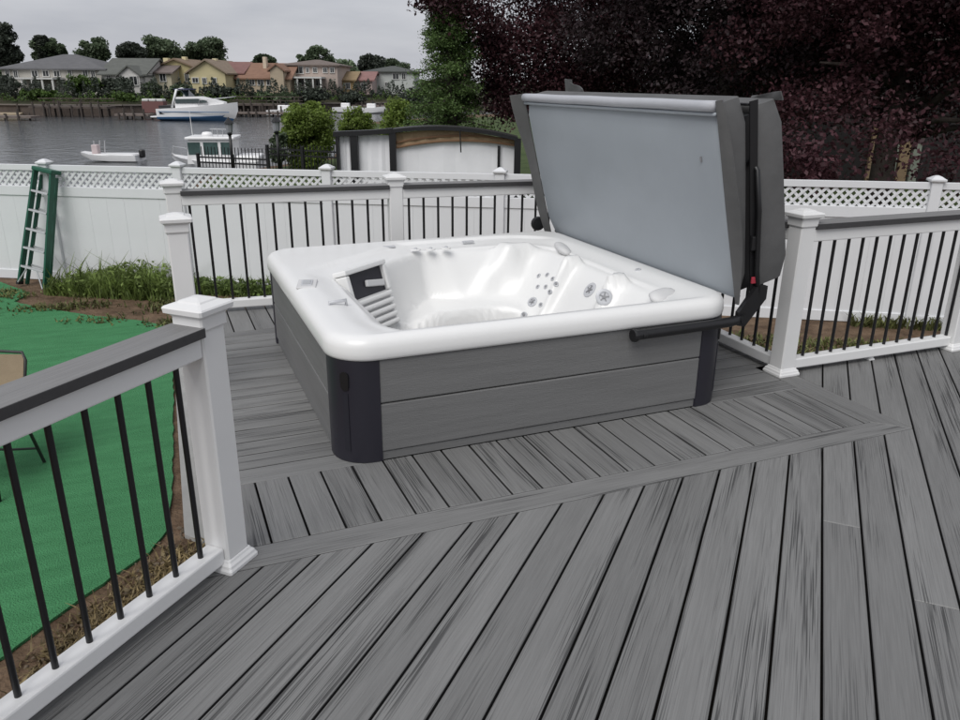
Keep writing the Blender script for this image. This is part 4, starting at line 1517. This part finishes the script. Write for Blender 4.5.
FT = [(-8, 20, 24, 70, 122, L_FARD, 'ragged dark evergreen behind the grey hipped roof'),
      (28, 70, 42, 62, 130, L_FAR, 'broad flat topped tree behind the grey hipped roof'),
      (36, 48, 35, 60, 128, L_FARD, 'thin spiky treetop poking above the grey roof'),
      (80, 110, 41, 66, 132, L_FAR, 'round tree rising between the two grey roofs'),
      (117, 148, 45, 66, 128, L_FARD, 'dark purple round tree behind the gabled bay house'),
      (143, 184, 37, 66, 132, L_FAR, 'tall bushy green tree behind the yellow chimneys'),
      (182, 234, 39, 66, 134, L_FAR, 'wide bushy green tree behind the pale yellow gable'),
      (252, 278, 55, 68, 140, L_FAR, 'low round tree behind the terracotta roof'),
      (296, 338, 48, 68, 150, L_FAR, 'hazy tree behind the two storey pinkish house'),
      (328, 354, 64, 80, 150, L_FAR, 'small tree beside the low ochre house'),
      (356, 386, 55, 76, 152, L_FARD, 'dark tree behind the tall pale house'),
      (380, 412, 58, 78, 156, L_FAR, 'green tree behind the flat dark roof')]
for a, b_, pt, pb, D, lm, lab in FT:
    tree('shore_tree', lab, a, b_, pt, pb + 6, D, lm, 9000, 0.5, SZ, group='trees behind the far houses', clumps=34, cr=0.30, shell=0.3)
# wooded horizon behind the houses
pp = []
for i in range(26000):
    px = NR.uniform(-140, 470)
    D = NR.uniform(170, 230)
    hgt = 3.6 + 2.0 * math.sin(px * 0.043) + 1.3 * math.sin(px * 0.11 + 1)
    p = depth_pt(px, D, SZ + max(0.3, NR.uniform(0, 1) ** 0.7 * hgt))
    pp.append((p.x, p.y, p.z))
fw_ = quadmesh('far_wood', leaves(np.array(pp), 1.5, 0.7, 0.3), L_FAR)
tag(fw_, 'low wooded skyline far behind the shore houses', 'trees')
fw_['kind'] = 'stuff'

# hedges and shrubs on the far bank
HG = [(20, 62, 93, 103, 103, L_HEDGE, 'low green plants under the white terrace frame'),
      (106, 140, 94, 106, 104, L_HEDGE, 'patchy yellow green bank plants beside the maroon locker'),
      (244, 300, 93, 104, 112, L_FAR, 'low shrubs along the bank below the terracotta roof'),
(62, 104, 79, 98, 106, L_HEDGE, 'clipped bright green hedge on the far bank'),
      (-10, 24, 80, 98, 107, L_FARD, 'dark shrubs at the end of the grey roofed house'),
      (104, 133, 80, 97, 107, L_FARD, 'dark rounded bush in front of the gabled bay'),
      (142, 162, 84, 98, 108, L_FAR, 'bush in front of the small cream house'),
      (168, 196, 85, 99, 109, L_FAR, 'shrubs below the yellow gable'),
      (196, 240, 88, 101, 111, L_FARD, 'dark shrubs below the pale yellow gable'),
      (296, 330, 89, 104, 115, L_FARD, 'dark hedge under the arched windows'),
      (336, 366, 92, 106, 120, L_FARD, 'dark shrubs under the low ochre house'),
      (398, 440, 88, 112, 120, L_FARD, 'dark mass of bushes beside the tall pale house')]
for a, b_, pt, pb, D, lm, lab in HG:
    tree('shore_bush', lab, a, b_, pt, pb, D, lm, 2600, 0.5, SZ, 'bush', 'bushes along the far bank', clumps=60, cr=0.42, shell=0.0, depthr=1.6, trunk=False)

# continuous undergrowth on the bank
def undergrowth(name, label, n, lm, a0, a1, hmin, hmax, ph, leaf, d0, d1):
    px = NR.uniform(a0, a1, n)
    Ds = np.interp(px, [q[0] for q in shore], [q[1] for q in shore]) + NR.uniform(d0, d1, n)
    hh = hmin + (hmax - hmin) * np.clip(0.5 + 0.35 * np.sin(px * 0.21 + ph) + 0.3 * np.sin(px * 0.53 + 2 * ph) + 0.2 * np.sin(px * 1.3), 0, 1)
    zz = SZ - 0.6 + NR.uniform(0, 1, n) ** 0.8 * (hh + 0.6)
    pts = np.array([tuple(depth_pt(float(a), float(d), float(z))) for a, d, z in zip(px, Ds, zz)])
    o = quadmesh(name, leaves(pts, leaf, 0.6, 0.3), lm)
    tag(o, label, 'undergrowth')
    o['kind'] = 'stuff'


undergrowth('bank_undergrowth', 'dark uneven undergrowth along the far bank below the houses', 15000, L_FARD, -60, 420, 0.3, 2.3, 0.7, 0.34, 2.5, 5.5)
undergrowth('bank_weeds', 'patchy yellow green weeds spilling over the far bulkhead', 4500, L_HEDGE, -60, 420, -0.5, 0.7, 2.1, 0.28, 0.2, 3.0)

# ================================================================== BULKHEAD, DOCKS AND PILES
bhm = mat('bulkhead_timber', (0.085, 0.066, 0.055), 0.9, var=0.3, vscale=1.5)
bulk = thing('bulkhead', 'weathered timber bulkhead holding up the far bank', 'bulkhead', (0, 0, WZ))
for (a, Da), (b_, Db) in zip(shore[:9], shore[1:10]):
    p, q = depth_pt(a, Da - 0.15, 0), depth_pt(b_, Db - 0.15, 0)
    d = q - p
    c = (p + q) / 2
    an, L = math.atan2(d.y, d.x), d.length
    MB().box((0, 0, 0.5), (L, 0.25, 1.4)).build('plank_wall', bhm, bulk, loc=(c.x, c.y, 0), rz=an)
    MB().box((0, -0.1, 1.25), (L, 0.5, 0.14)).build('cap_timber', mat('grey_timber', (0.16, 0.14, 0.125), 0.9, var=0.2), bulk, loc=(c.x, c.y, 0), rz=an)
    if a >= 0 and b_ < 600:
        nP = max(2, int(L / 2.5))
        for i in range(nP):
            u = (i + 0.5) / nP
            pp_ = p.lerp(q, u)
            MB().tube([(pp_.x - FH.x * 0.3, pp_.y - FH.y * 0.3, -0.3), (pp_.x - FH.x * 0.3, pp_.y - FH.y * 0.3, rnd.uniform(0.9, 1.5))], 0.11, 7).build('pile', M_WOODD, bulk)


def dock(px0, px1, D, zd, label, wid=2.0, piles=4, m=None, rail=False):
    a, b_ = depth_pt(px0, D, 0), depth_pt(px1, D, 0)
    d = b_ - a
    c = (a + b_) / 2
    L = d.length
    t = thing('dock', label, 'dock', (c.x, c.y, WZ), math.atan2(d.y, d.x), 'docks along the far bank')
    mm = m or mat('dock_timber', (0.16, 0.13, 0.115), 0.9, var=0.25, vscale=2)
    MB().box((0, 0, zd), (L, wid, 0.22)).build('dock_deck', mm, t)
    for i in range(piles):
        x_ = -L / 2 + L * (i + rnd.uniform(0.15, 0.6)) / piles
        for sy in (-1, 1):
            MB().tube([(x_, sy * wid * 0.5 + sy * 0.1, -0.3), (x_, sy * wid * 0.5 + sy * 0.1, zd + rnd.uniform(0.1, 0.9))], 0.11, 7).build('pile', M_WOODD, t)
    if rail:
        MB().box((0, wid * 0.48, zd + 0.95), (L, 0.08, 0.09)).build('hand_rail', mm, t)
        MB().box((0, wid * 0.48, zd + 0.5), (L, 0.06, 0.07)).build('hand_rail', mm, t)
    return t


dock(30, 108, 97, 1.1, 'long brown timber dock in front of the white terrace frame', 2.4, 8, mat('brown_dock', (0.085, 0.068, 0.058), 0.9, var=0.3), True)
dock(114, 148, 92, 0.5, 'low grey floating dock beside the motor cruiser', 2.0, 4)
dock(-30, 30, 88, 0.35, 'low dark dock finger reaching out from the sandy bank', 2.0, 4)
dock(228, 300, 106, 1.3, 'brown timber dock below the terracotta roof', 2.2, 7, mat('brown_dock', (0.085, 0.068, 0.058)), True)
dock(232, 286, 101, 0.45, 'low pale dock with a small boat alongside', 1.6, 5)
dock(352, 396, 119, 0.9, 'pale dock below the rose roofed house', 2.0, 5)
# sandy bank
sheet('sand_bank', [depth_pt(-60, 92, 0), depth_pt(14, 94, 0), depth_pt(18, 99.5, 0), depth_pt(-60, 99.5, 0)][::1], WZ + 0.35, mat('sand', (0.30, 0.24, 0.16), 0.95, var=0.2, vscale=0.8), 1.0)
# red and white stack of crab pots / dock boxes
bxp = depth_pt(152, 97.5, 0)
db = thing('dock_locker', 'maroon dock locker with white lids on the bank behind the cruiser', 'locker', (bxp.x, bxp.y, WZ + 0.4), YAW)
MB().box((0, 0, 0.75), (2.6, 1.2, 1.3), bev=0.05).build('locker_body', mat('maroon', (0.15, 0.07, 0.065), 0.8), db)
for i in range(3):
    MB().box((-0.87 + i * 0.87, -0.05, 1.56), (0.78, 1.1, 0.3), bev=0.1).build('locker_lid', M_TRIM, db)


# ================================================================== BOATS
def hull(stn, m, parent, name='hull', mi_split=None):
    """stations: (x, half beam deck, half beam chine, z deck, z chine, z keel)"""
    b = MB()
    rg = []
    for x_, bd, bc, zd, zc, zk in stn:
        rg.append([Vector((x_, -bd, zd)), Vector((x_, -(bd * 0.6 + bc * 0.4), zd * 0.5 + zc * 0.5)), Vector((x_, -bc, zc)), Vector((x_, 0, zk)), Vector((x_, bc, zc)), Vector((x_, bd * 0.6 + bc * 0.4, zd * 0.5 + zc * 0.5)), Vector((x_, bd, zd))])
    b.rings(rg)
    o = b.build(name, m, parent, smooth=True, angle=30)
    return o


# motor cruiser
bp_ = depth_pt(158, 90, WZ)
cr = thing('motor_cruiser', 'white motor cruiser with a radar arch and blue bottom on the water', 'boat', tuple(bp_), YAW - 0.05)
LB = (W(237, 85, 90) - W(158, 85, 90)).dot(RH)
sc = LB / 9.0


def S9(x_):
    return x_ * sc


hull([(S9(0), 1.35, 1.25, 1.25, 0.3, 0.0), (S9(2), 1.5, 1.35, 1.35, 0.3, -0.2), (S9(5), 1.5, 1.2, 1.55, 0.35, -0.25), (S9(7.5), 1.05, 0.6, 1.8, 0.5, -0.1), (S9(8.6), 0.5, 0.15, 1.95, 0.8, 0.3), (S9(9), 0.06, 0.03, 2.0, 1.4, 1.1)], M_BOATW, cr)
hull([(S9(0.02), 1.38, 1.27, 0.42, 0.22, -0.1), (S9(2), 1.43, 1.37, 0.45, 0.25, -0.3), (S9(5), 1.32, 1.22, 0.5, 0.3, -0.35), (S9(7.4), 0.72, 0.6, 0.6, 0.45, -0.2), (S9(8.4), 0.2, 0.12, 0.85, 0.7, 0.1)], M_BLUEB, cr, 'bottom_paint')
MB().rings([[Vector((S9(x_), y_ * w_, z_)) for y_, z_ in ((-1, zb), (-0.93, zt), (0.93, zt), (1, zb))] for x_, w_, zb, zt in ((2.3, 1.35, 1.3, 2.5), (4.6, 1.3, 1.45, 2.55), (6.0, 1.05, 1.6, 2.3), (7.6, 0.55, 1.75, 2.0))]).build('cabin', M_BOATW, cr)
MB().rings([[Vector((S9(x_), y_, z_)) for y_, z_ in ((-1.38, zb), (-1.36, zt), (-1.2, zt), (-1.2, zb))] for x_, zb, zt in ((2.4, 1.85, 2.3), (5.0, 1.9, 2.35), (6.0, 1.95, 2.15))]).build('cabin_window', M_GLASS, cr)
MB().box((S9(1.2), 0, 1.15), (S9(1.6), 2.72, 0.9)).build('cockpit_opening', mat('dark_cockpit', (0.02, 0.02, 0.022), 0.7), cr)
MB().box((S9(-0.35), 0, 0.42), (S9(0.9), 2.4, 0.14), bev=0.04).build('swim_platform', M_BOATW, cr)
MB().tube([(S9(1.9), -1.3, 1.4), (S9(2.6), -1.25, 3.2), (S9(2.75), 0, 3.35), (S9(2.6), 1.25, 3.2), (S9(1.9), 1.3, 1.4)], 0.13, 8).build('radar_arch', M_BOATW, cr, smooth=True)
MB().box((S9(3.1), 0, 3.3), (S9(1.7), 2.2, 0.1), rz=0).build('canvas_top', mat('navy_canvas', (0.03, 0.035, 0.09), 0.8), cr)
MB().rings([[Vector((S9(3.6), -1.2, 2.55)), Vector((S9(3.66), -1.2, 2.55)), Vector((S9(3.66), 1.2, 2.55)), Vector((S9(3.6), 1.2, 2.55))], [Vector((S9(3.0), -1.1, 3.2)), Vector((S9(3.06), -1.1, 3.2)), Vector((S9(3.06), 1.1, 3.2)), Vector((S9(3.0), 1.1, 3.2))]]).build('windscreen', M_GLASS, cr)
MB().tube([(S9(5), -1.45, 1.6), (S9(5.2), -1.4, 2.2), (S9(8.2), -0.7, 2.5), (S9(8.9), 0, 2.6), (S9(8.2), 0.7, 2.5), (S9(5.2), 1.4, 2.2), (S9(5), 1.45, 1.6)], 0.03, 6).build('bow_rail', M_ALU, cr)
MB().box((S9(4.4), -1.47, 0.98), (S9(8.2), 0.06, 0.07)).build('rub_rail', M_BLUEB, cr)

# cabin boat moored beyond the fence
D2 = 38.0
c2 = depth_pt(208, D2, WZ)
cb = thing('cabin_boat', 'small white cabin boat with dark wheelhouse windows moored beyond the fence', 'boat', tuple(c2), YAW + 0.12)
zo = W(208, 165, D2).z - WZ       # deck edge row
z_d = W(208, 160, D2).z - WZ
z_r = W(208, 136, D2).z - WZ
mpp = (W(209, 85, D2) - W(208, 85, D2)).dot(RH)


def bx(px):
    return (px - 208) * mpp


hull([(bx(252), 1.0, 0.95, z_d, 0.2, -0.1), (bx(225), 1.1, 1.0, z_d, 0.2, -0.25), (bx(195), 1.05, 0.8, z_d + 0.05, 0.3, -0.2), (bx(176), 0.55, 0.3, z_d + 0.15, 0.6, 0.2), (bx(165), 0.06, 0.03, z_d + 0.25, 1.0, 0.8)], M_BOATW, cb)
z_w1, z_w0 = W(208, 141, D2).z - WZ, W(208, 153, D2).z - WZ
wh = MB()
wh.rings([[Vector((x_, -0.85, z_)), Vector((x_, 0.85, z_)), Vector((x2, 0.85, z_)), Vector((x2, -0.85, z_))] for x_, x2, z_ in ((bx(184), bx(230), z_d - 0.1), (bx(185), bx(230), z_w0), (bx(187), bx(229), z_r - 0.12))])
wh.build('wheelhouse', M_BOATW, cb)
MB().box(((bx(185) + bx(231)) / 2, 0, z_r - 0.05), (bx(232) - bx(184), 1.95, 0.12), bev=0.04).build('roof', M_BOATW, cb)
for a, b_ in ((186, 198), (201, 215), (218, 228)):
    MB().box(((bx(a) + bx(b_)) / 2, -0.852, (z_w0 + z_w1) / 2), (bx(b_) - bx(a), 0.03, z_w1 - z_w0)).build('window', mat('sea_green_glass', (0.06, 0.10, 0.095), 0.1, spec=0.8, var=0.3, vscale=3), cb)
MB().lathe([(0.24, 0), (0.26, 0.08), (0.2, 0.18), (0.05, 0.2)], 14, Matrix.Translation((bx(202), 0, z_r))).build('radar_dome', M_BOATW, cb, smooth=True)
MB().tube([(bx(189), -0.3, z_r), (bx(188.5), -0.3, z_r + 1.3)], 0.014, 6).build('antenna', M_BOATW, cb)
for k in range(4):
    MB().tube([(bx(210 + 5 * k), -0.6, z_r), (bx(210 + 5 * k), -0.6, z_r + 0.35)], 0.018, 6).build('rack_post', M_ALU, cb)
MB().tube([(bx(208), -0.6, z_r + 0.35), (bx(228), -0.6, z_r + 0.33)], 0.018, 6).build('roof_rack', M_ALU, cb)
MB().tube([(bx(165), 0, z_d + 0.3), (bx(168), -0.2, z_d + 0.65), (bx(184), -0.8, z_d + 0.6)], 0.02, 6).build('bow_rail', M_ALU, cb)
MB().box((bx(243), 0, z_d + 0.12), (bx(256) - bx(232), 1.5, 0.3), bev=0.08).build('engine_box', M_BOATW, cb)

# white skiff
D3 = 44.0
c3 = depth_pt(104, D3, WZ)
sk = thing('work_skiff', 'flat white skiff with an outboard motor floating beyond the fence', 'boat', tuple(c3), YAW)
mp3 = (W(105, 85, D3) - W(104, 85, D3)).dot(RH)
z3 = W(104, 155, D3).z - WZ
zk3 = max(0.02, W(104, 160, D3).z - WZ)


def b3(px):
    return (px - 104) * mp3


hull([(b3(131), 0.75, 0.7, z3 + 0.05, zk3, zk3 - 0.1), (b3(104), 0.8, 0.72, z3 + 0.02, zk3, zk3 - 0.1), (b3(84), 0.65, 0.5, z3 + 0.08, zk3 + 0.05, zk3), (b3(72), 0.25, 0.12, z3 + 0.18, zk3 + 0.25, zk3 + 0.18)], M_BOATW, sk)
MB().box((b3(108), 0, z3 + 0.06), (b3(124) - b3(84), 1.25, 0.05), bev=0.02).build('thwart', M_BOATW, sk)
MB().box((b3(133), 0, z3 + 0.10), (0.28, 0.35, 0.45), bev=0.08).build('outboard_motor', M_BLACK, sk)
MB().box((b3(86), 0, z3 + 0.30), (0.34, 0.4, 0.5), bev=0.05).build('console', mat('pale_pink_console', (0.5, 0.42, 0.42), 0.6), sk)
for q in (82, 88, 93):
    MB().tube([(b3(q), 0.2, z3 + 0.1), (b3(q + 1), 0.25, z3 + 0.75)], 0.03, 6).build('rod_holder', M_ALU, sk)
# small boats at the far docks
for px, D, lab, L_ in ((284, 103, 'little white boat tied at the low pale dock', 4.6), (372, 114, 'small pale boat at the dock below the rose roof', 4.0), (346, 116, 'little tan boat moored below the low ochre house', 4.0)):
    p = depth_pt(px, D, WZ)
    t = thing('moored_boat', lab, 'boat', tuple(p), YAW, 'small boats at the far docks')
    hull([(-L_ / 2, 0.8, 0.7, 0.75, 0.15, 0), (0, 0.85, 0.7, 0.8, 0.15, -0.1), (L_ * 0.35, 0.5, 0.3, 0.95, 0.3, 0.05), (L_ / 2, 0.05, 0.03, 1.05, 0.7, 0.5)], M_BOATW, t)
    MB().box((-L_ * 0.05, 0, 1.05), (L_ * 0.3, 1.0, 0.6), bev=0.1).build('console', M_BOATW, t)
    MB().box((L_ * 0.02, 0, 1.45), (0.05, 0.9, 0.4)).build('windscreen', M_GLASS, t)

# ================================================================== NEIGHBOUR'S LANDING: iron fence, lanterns, shrubs
D4 = 25.0
p, q = depth_pt(224, 26.5, GZ), depth_pt(336, 25.0, GZ)
p2 = depth_pt(176, 30.5, GZ)


def iron_fence(a, b_, ht, label, z0=GZ, sl0=0.0, sl1=0.0):
    d = b_ - a
    L = d.length
    c = (a + b_) / 2
    t = thing('iron_fence', label, 'fence', (c.x, c.y, z0), math.atan2(d.y, d.x), 'black iron fences at the landing')
    for zz in (0.15, ht - 0.22, ht - 0.05):
        MB().box((0, 0, zz), (L, 0.04, 0.05)).build('rail', M_BLACK, t)
    for i in range(int(L / 0.13)):
        link('picket', PICK, t, loc=(-L / 2 + 0.065 + i * 0.13, 0, ht / 2))
    for x_ in (-L / 2, 0, L / 2):
        MB().box((x_, 0, ht / 2 + 0.04), (0.09, 0.09, ht + 0.08), bev=0.01).build('iron_post', M_BLACK, t)
    return t


pk = MB().box((0, 0, 0), (0.02, 0.02, 1.15)).build('picket', M_BLACK)
PICK = pk.data
bpy.data.objects.remove(pk)
zt_ = W(290, 149, 25.5).z - GZ
iron_fence(q, depth_pt(262, 26.2, GZ), zt_, 'black iron fence below the olive shrub')
iron_fence(depth_pt(262, 26.2, GZ), depth_pt(190, 27.0, GZ), W(225, 157, 26.5).z - GZ, 'low black iron fence in front of the moored cabin boat')


def lantern(px, D, ptop, label):
    b_ = depth_pt(px, D, GZ)
    H = W(px, ptop, D).z - GZ
    t = thing('lantern_post', label, 'lamp', tuple(b_), YAW, 'black lanterns at the landing')
    MB().tube([(0, 0, 0), (0, 0, H - 0.5)], [0.06, 0.045], 10).build('post', M_BLACK, t, smooth=True)
    MB().lathe([(0.05, H - 0.52), (0.10, H - 0.48), (0.13, H - 0.22), (0.11, H - 0.2)], 8).build('lantern_glass', mat('lantern_glass', (0.25, 0.26, 0.28), 0.2, var=0.2), t)
    MB().lathe([(0.17, H - 0.21), (0.15, H - 0.17), (0.05, H - 0.06), (0.015, H)], 8).build('lantern_hood', M_BLACK, t)
    MB().lathe([(0.05, H - 0.58), (0.11, H - 0.53), (0.05, H - 0.5)], 8).build('lantern_collar', M_BLACK, t)


lantern(225, 26.6, 117, 'black lantern post in front of the moored cabin boat')
lantern(273, 26.0, 115, 'black lantern post beside the olive shrub')
tree('olive_shrub', 'rounded olive green shrub behind the iron fence', 280, 336, 99, 180, 28.5, L_OLIVE, 26000, 0.11, GZ, 'shrub', clumps=80, cr=0.26, shell=0.3)
tree('leaning_shrub', 'thin dark shrub beside the lantern post', 270, 288, 126, 170, 27.5, L_FAR, 2200, 0.13, GZ, 'shrub', clumps=30, cr=0.4, shell=0.2)
tree('bright_shrub', 'bright green shrub behind the gazebo roof, nearer the olive shrub', 338, 376, 106, 160, 31, L_OLIVE, 8000, 0.12, GZ, 'shrub', clumps=50, cr=0.3, shell=0.3)
tree('bright_shrub', 'bright green shrub at the foot of the conifer', 376, 425, 98, 160, 33, L_OLIVE, 12000, 0.12, GZ, 'shrub', clumps=60, cr=0.3, shell=0.3)

# conifer with layered boughs
D5 = 19.0
cb_ = depth_pt(449, D5, GZ)
con = thing('conifer', 'dark green conifer with layered boughs left of the purple trees', 'tree', tuple(cb_), YAW)
Hc = W(446, -6, D5).z - GZ
MB().tube([(0, 0, 0), (0.05, 0, Hc * 0.5), (0, 0, Hc)], [0.22, 0.14, 0.02], 8).build('trunk', M_BARK, con, smooth=True)
bb = MB()
cp_ = []
for i in range(170):
    u = rnd.uniform(0.03, 0.98)
    z = Hc * u
    R_ = (1 - u) * 1.15 + 0.36
    R_ *= rnd.uniform(0.7, 1.15)
    a = rnd.uniform(0, 2 * math.pi)
    tip = Vector((math.cos(a) * R_, math.sin(a) * R_, z - 0.10 * R_))
    bb.tube([(0, 0, z), tip * 0.5 + Vector((0, 0, z * 0.5 + 0.06)), tip], [0.035, 0.022, 0.006], 5)
    for j in range(300):
        s_ = rnd.random() ** 0.7
        p = Vector((0, 0, z)).lerp(tip, s_)
        cp_.append((p.x + rnd.gauss(0, 0.10), p.y + rnd.gauss(0, 0.10), p.z + rnd.gauss(0, 0.07)))
bb.build('boughs', M_BARK, con)
quadmesh('crown', leaves(np.array(cp_), 0.075, 0.4, 0.2), L_CON, con)

# ================================================================== GAZEBO behind the fence
D6 = 15.0
g0 = depth_pt(455, D6, GZ)
gz = thing('gazebo', 'black framed gazebo with an arched roof and white panels behind the fence', 'gazebo', tuple(g0), YAW)
m6 = (W(456, 85, D6) - W(455, 85, D6)).dot(RH)


def gx(px):
    return (px - 455) * m6


def gzz(py, D=D6):
    return W(455, py, D).z - GZ


xl, xr = gx(391), gx(519)
for x_, w_, pt in ((xl, 0.12, 131), (xr, 0.12, 138), (gx(351.5), 0.14, 134), (gx(334.5), 0.06, 134)):
    MB().box((x_, 0, gzz(pt) / 2), (w_, 0.12, gzz(pt))).build('post', M_BLACK, gz)
MB().box((gx(500), 0.11, gzz(146) / 2), (0.05, 0.05, gzz(146))).build('post', M_BLACK, gz)


def ez(u, off=0.0):
    """arched front edge: left end, crown, right end rows"""
    pt = 131.5 * (1 - u) ** 2 + 2 * 122.5 * u * (1 - u) + 138.5 * u ** 2
    return gzz(pt + off)


N = 24
rgs = []
for i in range(N + 1):
    u = i / N
    x_ = xl + (xr - xl) * u
    z = ez(u)
    rgs.append([Vector((x_, -0.07, z - 0.035)), Vector((x_, 0.07, z - 0.035)), Vector((x_, 0.07, z + 0.030)), Vector((x_, -0.07, z + 0.030))])
MB().rings(rgs).build('front_arch', M_BLACK, gz)
rgs = []
for i in range(N + 1):
    u = i / N
    x_ = xl + 0.06 + (xr - xl - 0.12) * u
    z1 = ez(u) - 0.047
    z0 = gzz(149.5 * (1 - u) ** 2 + 2 * 135.5 * u * (1 - u) + 146 * u ** 2)
    yy = 0.02 * math.sin(i * 1.9)
    rgs.append([Vector((x_, 0.10 + yy, z0)), Vector((x_, 0.125 + yy, z0)), Vector((x_, 0.125, z1)), Vector((x_, 0.10, z1))])
vo = MB().rings(rgs).build('valance', M_TAN, gz)
vb = MB()
for k_ in (0, 5):
    vb.tube([Vector((xl + 0.06 + (xr - xl - 0.12) * i / N, 0.085, gzz(148.5 * (1 - i / N) ** 2 + 2 * 135 * (i / N) * (1 - i / N) + 145.3 * (i / N) ** 2 - k_))) for i in range(N + 1)], 0.02, 6)
vb.build('valance_trim', mat('rust_trim', (0.26, 0.15, 0.085), 0.8), vo)
rgs = []
for i in range(N + 1):
    u = i / N
    x_ = xl + (xr - xl) * u
    z = ez(u) + 0.032
    rgs.append([Vector((x_, 0.0, z - 0.01)), Vector((x_, 0.35, z - 0.005)), Vector((x_, 0.35, z + 0.008)), Vector((x_, 0.0, z + 0.005))])
rfo = MB().rings(rgs).build('roof_skin', mat('dark_roof_skin', (0.03, 0.028, 0.028), 0.5, var=0.2), gz)
# flat beam over the side bay
rgs = []
for px, py in ((331, 135), (340, 134.5), (351, 134), (370, 133), (391, 131)):
    z = gzz(py)
    rgs.append([Vector((gx(px), -0.08, z - 0.045)), Vector((gx(px), 0.10, z - 0.045)), Vector((gx(px), 0.10, z + 0.045)), Vector((gx(px), -0.08, z + 0.045))])
MB().rings(rgs).build('side_beam', M_BLACK, gz)
# white panels
for a, b_, yo in ((335, 350, 0.075), (353, 390, 0.075), (392, 518, 0.16)):
    rgs = []
    for i in range(11):
        u = i / 10
        x_ = gx(a) + (gx(b_) - gx(a)) * u
        y_ = yo + 0.012 * math.sin(i * 2.3 + a)
        zt2 = gzz(136)
        if b_ > 500:
            zt2 = ez(u) - 0.06
        rgs.append([Vector((x_, y_, 0.05)), Vector((x_, y_ + 0.02, 0.05)), Vector((x_, y_ + 0.02, zt2)), Vector((x_, y_, zt2))])
    MB().rings(rgs).build('white_panel', M_WCLOTH, gz)
MB().tube([(gx(460), -0.08, gzz(130)), (gx(461), -0.09, gzz(152))], 0.012, 6).build('hanging_cord', M_BLACK, gz)

# ================================================================== PURPLE TREES over the right
def purple(px, D, zc, rx, ry, rz_, n, label, lm, clumps=260, low=-0.9, leaf=0.085, hang=()):
    b_ = depth_pt(px, D, GZ)
    t = thing('purple_tree', label, 'tree', tuple(b_), YAW, 'purple leaved trees beyond the fence')
    pts = crown_points(n, (0, 0, zc - GZ), (rx, ry, rz_), clumps, min(rx, rz_) * 0.20, 0.25, low)
    ex = []
    for (hpx, hpy, hr, hn, hD) in hang:
        hp = W(hpx, hpy, hD) - Vector((b_.x, b_.y, GZ))
        loc = Matrix.Rotation(-YAW, 3, 'Z') @ hp
        g = NR.normal(size=(hn, 3)) * np.array([hr, hr, hr * 0.7])
        ex.append(g + np.array(loc))
    if ex:
        pts = np.concatenate([pts] + ex, 0)
    quadmesh('crown', leaves(pts, leaf, 0.62, 0.15), lm, t)
    trunk_mesh((0, 0, -0.1), (0.2, 0.1, zc - GZ + rz_ * 0.4), 0.20, 16, rx * 0.75, rnd).build('trunk', M_BARK, t, smooth=True)
    return t


purple(598, 21.0, 5.4, 3.3, 3.0, 5.2, 150000, 'purple leaved tree behind the gazebo and folded cover', L_PURP, hang=((452, 2, 0.28, 1100, 18.6), (430, 2, 0.18, 500, 18.6), (478, 12, 0.30, 1500, 18.6), (488, 38, 0.28, 2000, 19.6), (496, 85, 0.28, 2000, 19.8), (500, 60, 0.36, 2600, 19.4), (508, 105, 0.30, 2000, 19.4), (530, 40, 0.5, 4000, 20), (545, 85, 0.45, 3500, 20), (570, 60, 0.5, 4000, 20), (590, 90, 0.4, 2500, 20), (620, 60, 0.5, 4000, 20), (640, 85, 0.45, 3000, 20), (690, 65, 0.4, 2500, 19), (700, 85, 0.4, 2500, 19)))
purple(725, 17.0, 4.6, 3.5, 3.0, 4.6, 140000, 'darkest dense tree directly behind the folded cover', L_PURD)
purple(900, 14.5, 3.9, 3.3, 2.6, 4.0, 120000, 'purple leaved tree hanging over the lattice fence', L_PURP, low=-0.72, hang=((806, 166, 0.22, 520, 11.0), (822, 176, 0.14, 320, 10.6), (790, 150, 0.3, 700, 11.2), (880, 130, 0.4, 900, 12), (950, 165, 0.3, 600, 11)))
purple(1040, 13.5, 4.0, 3.0, 2.6, 3.9, 60000, 'purple leaved tree past the end of the railing', L_PURP)

# ================================================================== NEIGHBOUR HOUSE seen under the trees
D7 = 24.0
n0 = depth_pt(905, D7, GZ)
nh = thing('neighbour_house', 'tan and grey green house glimpsed under the purple trees', 'house', tuple(n0), YAW)
m7 = (W(906, 85, D7) - W(905, 85, D7)).dot(RH)


def nx(px):
    return (px - 905) * m7


M_TANW = mat('tan_siding', (0.22, 0.155, 0.09), 0.8, var=0.12, stretch=(1, 1, 10), vscale=2)
M_GGW = mat('grey_green_siding', (0.20, 0.22, 0.18), 0.8, var=0.1)
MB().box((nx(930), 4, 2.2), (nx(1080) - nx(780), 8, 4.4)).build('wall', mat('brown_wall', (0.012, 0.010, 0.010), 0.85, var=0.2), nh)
for a, b_, m_ in ((880, 892, M_TANW), (896, 909, M_GGW), (911, 921, M_TANW), (924, 932, M_GGW)):
    MB().box(((nx(a) + nx(b_)) / 2, -0.06, 0.9), (nx(b_) - nx(a), 0.1, 1.9)).build('wall_panel', m_, nh)
MB().prism([(-0.8, 4.3), (4, 6.6), (8.8, 4.3), (8.8, 4.1), (4, 6.35), (-0.8, 4.1)], nx(770), nx(1090), Matrix(((0, 0, 1, 0), (1, 0, 0, 0), (0, 1, 0, 0), (0, 0, 0, 1)))).build('roof', roof_mat('neighbour', (0.09, 0.08, 0.075)), nh)
